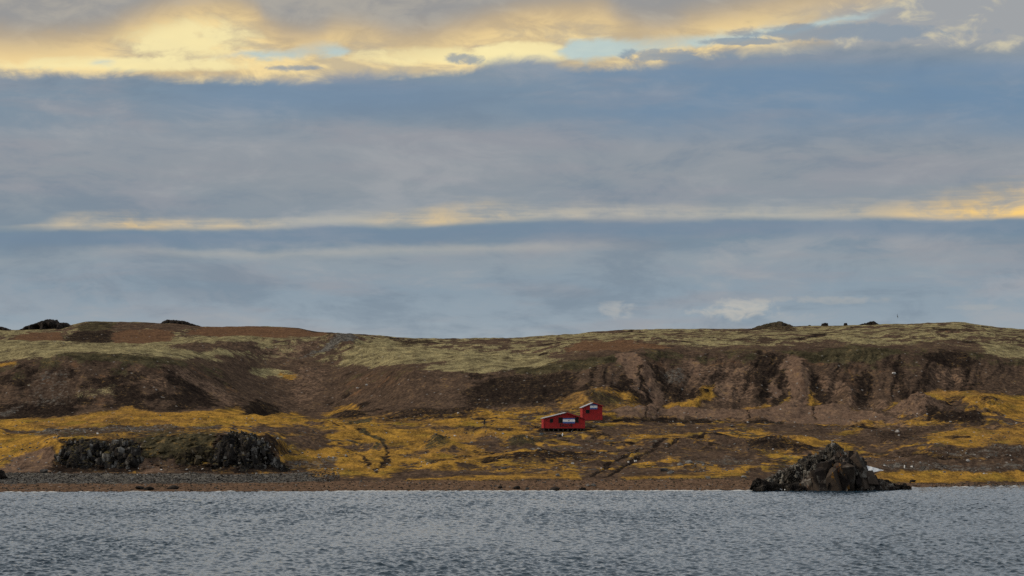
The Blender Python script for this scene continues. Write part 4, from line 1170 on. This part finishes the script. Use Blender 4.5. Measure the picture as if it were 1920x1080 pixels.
bmesh.ops.create_cone(bm, cap_ends=True, segments=14, radius1=.21, radius2=.17, depth=1.15, matrix=Matrix.Translation((0, 0, .45)))
bmesh.ops.bevel(bm, geom=bm.edges[:], offset=.02, segments=1, affect='EDGES')
po = bm_obj('wooden_post', bm, M_WOOD, None); po.location = p; po.rotation_euler = (0, math.radians(3), 0)
tag(po, 'short dark wooden post standing on the golden plain left of the huts', 'post')

# ice slab beside the shore rock
M_ICE = simple('white_ice', (0.78, 0.80, 0.82, 1), (0.70, 0.73, 0.76, 1), 1.2, .5, .05)
Yi = 428.0; a_ = at(1617, 882, Yi); b2 = at(1657, 880, Yi); c2 = at(1619, 871.5, Yi)
bm = bmesh.new()
W_ = b2.x - a_.x; Hh = c2.z - a_.z
bm_prism(bm, [(0, -.3), (W_ * .5, -.3), (W_, .0), (W_ * .97, .08), (W_ * .55, Hh * .52), (W_ * .2, Hh * .86), (0, Hh)], 0, 2.2)
bmesh.ops.subdivide_edges(bm, edges=bm.edges[:], cuts=3, use_grid_fill=True)
bmesh.ops.triangulate(bm, faces=bm.faces[:])
for v in bm.verts:
    q = v.co * 1.0
    v.co.y += .18 * float(pn3(q.x, q.y + 3, q.z)); v.co.z += .05 * float(pn3(q.x * 1.3, q.y, q.z + 8))
ice = bm_obj('ice_slab', bm, M_ICE, None); ice.location = a_
tag(ice, 'white wedge of ice lying on the beach just behind the big shore rock', 'ice')


# birds
def bird_mesh(name, chain, radii, edges, extra=None):
    me = bpy.data.meshes.new(name); me.from_pydata(chain, edges, []); o = bpy.data.objects.new(name, me); COL.objects.link(o)
    sk = o.modifiers.new('skin', 'SKIN')
    for v, r in zip(me.skin_vertices[0].data, radii): v.radius = r if isinstance(r, tuple) else (r, r)
    me.skin_vertices[0].data[0].use_root = True
    ss = o.modifiers.new('sub', 'SUBSURF'); ss.levels = 2; ss.render_levels = 2
    dg = bpy.context.evaluated_depsgraph_get(); dg.update()
    m2 = bpy.data.meshes.new_from_object(o.evaluated_get(dg))
    bpy.data.objects.remove(o); bpy.data.meshes.remove(me)
    for p_ in m2.polygons: p_.use_smooth = True
    return m2


M_BIRD = simple('brown_feathers', (0.030, 0.024, 0.020, 1), (0.05, 0.040, 0.032, 1), 12, .8)
bm_ = bird_mesh('flying_bird', [(0, 0, 0), (.12, 0, .02), (.20, 0, .04), (.27, 0, .03), (-.14, 0, 0), (-.26, 0, 0), (.03, .06, .12), (.02, .10, .30), (-.04, .10, .48), (.03, -.06, -.10), (.02, -.08, -.24), (-.05, -.08, -.36)],
                [.085, .07, .05, .018, .06, (.05, .02), (.075, .03), (.06, .02), (.022, .012), (.075, .03), (.06, .02), (.02, .012)],
                [(0, 1), (1, 2), (2, 3), (0, 4), (4, 5), (0, 6), (6, 7), (7, 8), (0, 9), (9, 10), (10, 11)])
bd = link('flying_bird', bm_, M_BIRD); bd.location = at(1683, 593.5, 430); bd.rotation_euler = (math.radians(6), 0, math.radians(80))
tag(bd, 'dark bird banking with wings spread in the sky above the right ridge', 'bird')
M_GULL = simple('white_feathers', (0.72, 0.70, 0.66, 1), (0.55, 0.53, 0.5, 1), 10, .8)
bs = bird_mesh('standing_bird', [(0, 0, .16), (0, .02, .30), (0, .03, .42), (0, .05, .50), (0, -.02, .52), (0, -.1, .51), (0, .0, .04), (.05, 0, .0), (-.05, 0, .0)],
               [.095, .11, .08, .055, .05, .014, .06, .03, .03], [(0, 1), (1, 2), (2, 3), (3, 4), (4, 5), (0, 6), (6, 7), (6, 8)])
sb = link('standing_bird', bs, M_GULL); sb.location = ground(1696, 878.5); sb.rotation_euler = (0, 0, .5); sb.scale = (1.15,) * 3
tag(sb, 'small white breasted bird standing upright on the grey bank right of the ice', 'bird')

# foam where the swell meets the rock
def foam(px, py, w, label, n, seed):
    r = random.Random(seed); vs, fs = [], []
    c = at(px, py, CZ * F / (py - HY))
    for _ in range(n):
        x = c.x + r.gauss(0, w); y = c.y + r.gauss(0, .35); a = r.uniform(.05, .16); b = len(vs)
        vs += [(x, y, .34 + a * .6), (x + a * 2, y + a, .18), (x - a * 2, y + a * .6, .18), (x + a * .3, y - a * 1.4, .16)]
        fs += [(b, b + 1, b + 2), (b, b + 2, b + 3), (b, b + 3, b + 1), (b + 1, b + 3, b + 2)]
    me = bpy.data.meshes.new('foam'); me.from_pydata(vs, [], fs); me.update()
    tag(link('foam', me, M_WHITE), label, 'foam', kind='stuff')


foam(1481, 920.5, .7, 'white splash of foam at the foot of the shore rock', 60, 2)

r_ = random.Random(9); vs_f, fs_f = [], []
for _ in range(170):
    px = r_.uniform(640, 1430) if r_.random() < .7 else r_.uniform(-100, 1950)
    yw = float(np.interp(px, PXS, Yw)) - r_.uniform(-.2, 1.6); x = (px - CX) / F * yw
    L_ = r_.uniform(.3, 1.1); b = len(vs_f)
    vs_f += [(x - L_, yw, .04), (x, yw - .12, .05), (x + L_, yw + .05, .04), (x + .2, yw + .12, .16)]
    fs_f += [(b, b + 1, b + 3), (b + 1, b + 2, b + 3), (b, b + 3, b + 2), (b, b + 2, b + 1)]
me_f = bpy.data.meshes.new('foam'); me_f.from_pydata(vs_f, [], fs_f); me_f.update()
M_FOAM = simple('wash_foam', (0.50, 0.50, 0.49, 1), (0.36, 0.36, 0.35, 1), 2, .8)
tag(link('foam', me_f, M_FOAM), 'thin broken line of pale foam along the water edge of the beach', 'foam', kind='stuff')

# ------------------------------------------------------------------ sky and light
SUN_EL, SUN_AZ = math.radians(30), math.radians(-100)   # bearing from +Y, clockwise; low over the left shoulder
world = bpy.data.worlds.new('World'); SC.world = world; world.use_nodes = True


def build_sky():
    T = NT(world.node_tree)
    D = T.n('ShaderNodeTexCoord').outputs['Generated']
    sp = T.n('ShaderNodeSeparateXYZ'); T.put(sp.inputs[0], D)
    x, y, z = sp.outputs
    az = T.m('ARCTAN2', x, y)
    hyp = T.m('SQRT', T.add(T.mul(x, x), T.mul(y, y)))
    P = T.mad(T.add(az, T.mul(T.m('POWER', az, 3), .3333)), F, CX)                                       # bearing
    V = T.sub(HY, T.mul(T.m('DIVIDE', z, T.m('MAXIMUM', T.m('MAXIMUM', y, T.mul(hyp, .9)), .02)), F))   # altitude (small = high)
    str_ = T.vmul(D, (1, 1, 3.2))                              # layers seen edge-on: stretched along the horizon
    nA = T.sub(T.noise(str_, 16, 6, .58, .3), .5)              # broad
    nB = T.sub(T.noise(T.vmul(D, (1, 1, 2.2), (3, 1, 0)), 52, 7, .60, .5), .5)
    nC = T.sub(T.noise(T.vmul(D, (1, 1, 8), (7, 5, 2)), 11, 5, .55), .5)
    nD = T.sub(T.noise(T.vmul(D, (1, 1, 1.6), (1, 8, 3)), 110, 6, .62, .6), .5)
    Vw = T.mad(nA, 100, T.mad(nC, 55, V))
    # cloud deck, by altitude
    ramp = T.n('ShaderNodeValToRGB')
    st = [(-900, (180, 184, 188)), (-300, (165, 168, 171)), (0, (148, 150, 152)), (120, (134, 147, 160)), (170, (122, 141, 158)), (220, (129, 143, 157)), (265, (144, 150, 158)), (330, (141, 148, 156)), (385, (134, 145, 156)),
          (432, (119, 138, 154)), (458, (120, 138, 155)), (482, (142, 153, 163)), (530, (134, 151, 166)), (590, (144, 159, 172)), (640, (158, 169, 178)), (700, (162, 171, 178)), (1500, (128, 132, 134))]
    lo, hi = -900., 1500.
    el = ramp.color_ramp.elements
    while len(el) < len(st): el.new(.5)
    for e, (v, c) in zip(el, st): e.position = (v - lo) / (hi - lo); e.color = rgb(*c)
    u = T.n('ShaderNodeMapRange'); T.put(u.inputs[0], Vw); u.inputs[1].default_value = lo; u.inputs[2].default_value = hi
    T.put(ramp.inputs[0], u.outputs[0])
    sky = ramp.outputs[0]
    win = lambda a, b, c, d: T.mul(T.ss(P, a, b), T.ss(P, c, d, 1, 0))
    below = T.ss(V, 620, 780, 1, 0)
    # mauve-grey veils and bluer gaps in the deck
    sky = T.mix(T.mul(T.ss(T.mad(nA, .6, nC), -.05, .2), .6), sky, rgb(148, 149, 157))
    nE = T.sub(T.noise(T.vmul(D, (1, 1, 3.6), (11, 4, 6)), 9, 7, .62, .4), .5)
    nF = T.sub(T.noise(T.vmul(D, (1, 1, 3.0), (5, 14, 1)), 28, 7, .62, .6), .5)
    sky = T.mix(T.mul(T.ss(T.mad(nF, .6, nE), .0, .22), .5), sky, rgb(166, 167, 170))
    sky = T.mix(T.mul(T.ss(T.mad(nF, .6, nE), .02, -.2), .6), sky, rgb(112, 129, 147))
    blue = T.mul(T.mul(win(850, 1250, 2000, 2600), T.mul(T.ss(V, 90, 140), T.ss(V, 190, 290, 1, 0))), T.ss(T.add(nA, nC), -.3, .2, 1, .55))
    sky = T.mix(T.mul(blue, .75), sky, rgb(103, 134, 165))
    blue2 = T.mul(win(200, 500, 700, 1100), T.mul(T.ss(V, 140, 165), T.ss(V, 180, 240, 1, 0)))
    sky = T.mix(T.mul(blue2, .5), sky, rgb(112, 138, 166))
    # low bright slot near 400-425 and its yellow parts
    B = T.curve(P, [(-200, 436), (110, 421), (300, 424), (480, 420), (640, 416), (760, 419), (900, 410), (1100, 406), (1400, 404), (1600, 404), (1750, 405), (1920, 401), (2200, 392)], -200, 2200, 360, 460)
    dB = T.mad(nA, 22, T.mad(nB, 12, T.sub(V, B)))
    thick = T.curve(P, [(-200, 2), (60, 3), (130, 13), (300, 13), (520, 9), (640, 12), (900, 20), (1100, 17), (1400, 14), (1600, 18), (1800, 26), (1920, 34), (2200, 30)], -200, 2200, 0, 40)
    streak = T.sub(T.noise(T.vmul(D, (1, 1, 14), (2, 9, 4)), 22, 5, .6), .5)
    up = T.ss(T.mad(streak, 1.6, T.m('DIVIDE', dB, thick)), -2.3, .3)
    slot = T.mul(up, T.ss(dB, -1, 13, 1, 0))
    slot = T.mul(slot, T.mul(T.ss(P, -60, 130), T.ss(P, 2050, 2500, 1, 0)))
    yel = T.curve(P, [(-200, 0), (100, .3), (200, .5), (270, .75), (330, .5), (460, .4), (600, .12), (740, .45), (850, .55), (960, .35), (1100, .18), (1400, .15), (1600, .35), (1740, .75), (1850, 1), (2000, 1)], -200, 2200, 0, 1)
    slotc = T.mix(T.mul(yel, T.ss(nB, -.2, .15, .5, 1)), rgb(184, 184, 178), rgb(255, 210, 122))
    amt = T.curve(P, [(-200, .2), (60, .5), (200, .85), (480, .75), (620, .6), (820, .85), (1100, .75), (1500, .6), (1750, .9), (1900, 1)], -200, 2200, 0, 1)
    sky = T.mix(T.mul(T.mul(slot, amt), T.ss(T.mad(streak, .8, nB), -.3, .15, .35, 1)), sky, slotc)
    # dark blue under-edge of that slot
    ue = T.mul(T.mul(T.ss(dB, 8, 16), T.ss(dB, 26, 50, 1, 0)), win(-200, 0, 2000, 2300))
    sky = T.mix(T.mul(ue, .6), sky, rgb(108, 130, 154))
    # fainter streak at 470
    d2 = T.mad(nA, 30, T.sub(V, T.curve(P, [(0, 466), (480, 476), (800, 468), (1200, 462)], -200, 2200, 440, 490)))
    f2 = T.mul(T.mul(T.ss(d2, -14, 2), T.ss(d2, -2, 16, 1, 0)), T.mul(win(40, 500, 900, 1300), T.ss(nB, -.25, .1, .4, 1)))
    sky = T.mix(T.mul(f2, .42), sky, rgb(186, 182, 172))
    # pale puffs low on the right
    for (cx, cy, rx, ry, k, c) in ((1165, 581, 48, 18, .7, (186, 184, 180)), (1385, 582, 90, 22, .9, (196, 191, 181)), (1300, 584, 30, 8, .6, (184, 182, 178)), (1470, 592, 60, 14, .5, (174, 174, 174)), (1560, 562, 150, 8, .55, (176, 174, 170)),
                                  (1885, 535, 60, 34, .45, (168, 170, 176)), (1840, 576, 60, 6, .4, (176, 174, 170)), (60, 560, 200, 50, .35, (160, 163, 170)), (330, 560, 130, 20, .3, (160, 163, 170))):
        e = T.add(T.m('POWER', T.m('ABSOLUTE', T.mul(T.sub(P, cx), 1 / rx)), 2), T.m('POWER', T.m('ABSOLUTE', T.mul(T.sub(V, cy), 1 / ry)), 2))
        f = T.ss(T.add(e, T.mad(nD, 3.4, T.mul(nB, 4.2))), -.35, 1.15, 1, 0)
        sky = T.mix(T.mul(T.mul(f, k), T.ss(T.add(nD, nB), -.35, .15, .45, 1)), sky, rgb(*c))
    # upper glowing gap between the deck and the top cloud
    L = T.curve(P, [(-400, 125), (0, 138), (200, 140), (370, 150), (560, 148), (640, 142), (850, 132), (1000, 115), (1090, 128), (1190, 122), (1320, 102), (1500, 90), (1700, 88), (1920, 86), (2400, 80)], -400, 2400, 0, 200)
    U = T.curve(P, [(-400, 100), (0, 98), (150, 92), (240, 66), (330, 36), (400, 26), (470, 40), (510, 78), (580, 92), (640, 74), (700, 80), (760, 92), (850, 80), (930, 60), (1000, 46), (1100, 42), (1170, 68), (1230, 78), (1300, 62), (1400, 40), (1500, 20), (1650, -6), (1800, -50), (2400, -60)], -400, 2400, -100, 150)
    g = T.ss(T.mad(nB, 46, T.mad(nD, 14, T.sub(L, V))), -12, 16)
    g = T.mul(g, T.ss(V, -420, -260))
    gl = T.mix(T.ss(T.add(nB, nA), -.18, .16), rgb(206, 182, 140), rgb(252, 224, 160))
    gl = T.mix(T.mul(T.ss(T.mad(nF, 1.0, nE), -.06, .14), .8), gl, rgb(190, 175, 148))
    # brightest places
    for (cx, cy, rx, ry) in ((350, 72, 150, 45), (985, 98, 110, 22), (230, 120, 320, 16), (860, 108, 200, 20)):
        e = T.add(T.m('POWER', T.m('ABSOLUTE', T.mul(T.sub(P, cx), 1 / rx)), 2), T.m('POWER', T.m('ABSOLUTE', T.mul(T.sub(V, cy), 1 / ry)), 2))
        gl = T.mix(T.mul(T.ss(T.add(e, T.mad(nD, 1.2, T.mul(nB, 3.0))), .1, 1.2, 1, 0), .85), gl, rgb(255, 238, 176))
    # towards the right the gap greys out
    gl = T.mix(T.ss(T.add(P, T.mul(nB, 500)), 1380, 1620), gl, T.mix(T.ss(nB, .0, .22), rgb(160, 162, 164), rgb(205, 196, 170)))
    sky = T.mix(g, sky, gl)
    # clear slits of open sky
    clear = T.n('ShaderNodeTexSky', sky_type='NISHITA'); clear.sun_disc = False
    clear.sun_elevation = SUN_EL; clear.sun_rotation = SUN_AZ
    clearc = T.n('ShaderNodeVectorMath', operation='SCALE'); T.put(clearc.inputs[0], clear.outputs[0]); clearc.inputs[3].default_value = .10
    openc = T.mix(.85, clearc.outputs[0], rgb(192, 214, 212))
    Gc = T.curve(P, [(0, 120), (190, 118), (420, 106), (520, 104), (640, 92), (1000, 100), (1080, 96), (1180, 86), (1300, 76), (1430, 62), (1600, 34), (1760, 10)], -400, 2400, 0, 150)
    Gt = T.curve(P, [(0, 0), (150, 0), (190, 4), (240, 0), (400, 2), (440, 3), (520, 8), (600, 11), (650, 5), (690, 0), (1010, 0), (1060, 10), (1120, 20), (1190, 17), (1300, 10), (1450, 7), (1600, 4), (1700, 1), (1780, 0)], -400, 2400, 0, 30)
    dG = T.m('ABSOLUTE', T.mad(nB, 34, T.mad(nD, 16, T.sub(V, Gc))))
    gap = T.mul(T.ss(T.sub(Gt, dG), -8, 9), T.mul(T.ss(Gt, .5, 5), .85))
    sky = T.mix(gap, sky, openc)
    # thin dark shreds in the gap, with lit tops
    for (cx, cy, rx, ry) in ((545, 128, 62, 8), (870, 112, 45, 14), (1400, 78, 95, 8), (1240, 105, 90, 16), (1600, 60, 260, 18)):
        e = T.add(T.m('POWER', T.m('ABSOLUTE', T.mul(T.sub(P, cx), 1 / rx)), 2), T.m('POWER', T.m('ABSOLUTE', T.mul(T.sub(V, cy), 1 / ry)), 2))
        f = T.ss(T.add(e, T.mad(nD, 2.2, T.mul(nB, 2.2))), .3, 1.0, 1, 0)
        sky = T.mix(T.mul(f, .8), sky, rgb(136, 150, 164))
    # the top cloud hanging over the gap
    dT = T.mad(nB, 46, T.mad(nA, 40, T.sub(U, V)))
    t = T.ss(dT, -34, 40)
    tc = T.mix(T.ss(dT, -5, 70), T.mix(T.ss(nB, -.15, .2), rgb(196, 172, 134), rgb(226, 194, 138)), T.mix(T.ss(T.add(nA, nB), -.1, .25), rgb(152, 150, 148), rgb(172, 166, 156)))
    sky = T.mix(t, sky, tc)
    # high overcast outside the picture
    hi_ = T.ss(V, -60, -260)
    over = T.mix(T.ss(T.noise(T.vmul(D, (1, 1, 1.8)), 3.2, 6, .6), .35, .68), rgb(200, 208, 216), rgb(247, 248, 247))
    sky = T.mix(hi_, sky, over)
    # below the horizon
    sc = T.n('ShaderNodeVectorMath', operation='SCALE'); T.put(sc.inputs[0], sky); sc.inputs[3].default_value = 10.0
    veil = T.mix(.94, clear.outputs[0], sc.outputs[0])
    bg = T.n('ShaderNodeBackground'); T.put(bg.inputs[0], veil); bg.inputs[1].default_value = .10
    o = T.n('ShaderNodeOutputWorld'); T.t.links.new(bg.outputs[0], o.inputs[0])


build_sky()
sl = bpy.data.lights.new('sun', 'SUN'); sl.energy = 2.3; sl.angle = math.radians(8); sl.color = (1.0, .87, .68)
so = bpy.data.objects.new('sun', sl); COL.objects.link(so)
sd = Vector((math.sin(SUN_AZ) * math.cos(SUN_EL), math.cos(SUN_AZ) * math.cos(SUN_EL), math.sin(SUN_EL)))
so.rotation_euler = (-sd).to_track_quat('-Z', 'Y').to_euler(); so.location = (0, -50, 80)

vs_ = SC.view_settings
SC.display_settings.display_device = 'sRGB'
vs_.view_transform = 'Standard'; vs_.look = 'None'; vs_.exposure = 0.0; vs_.gamma = 1.0; vs_.use_curve_mapping = False
SC.cycles.max_bounces = 6; SC.cycles.use_denoising = False
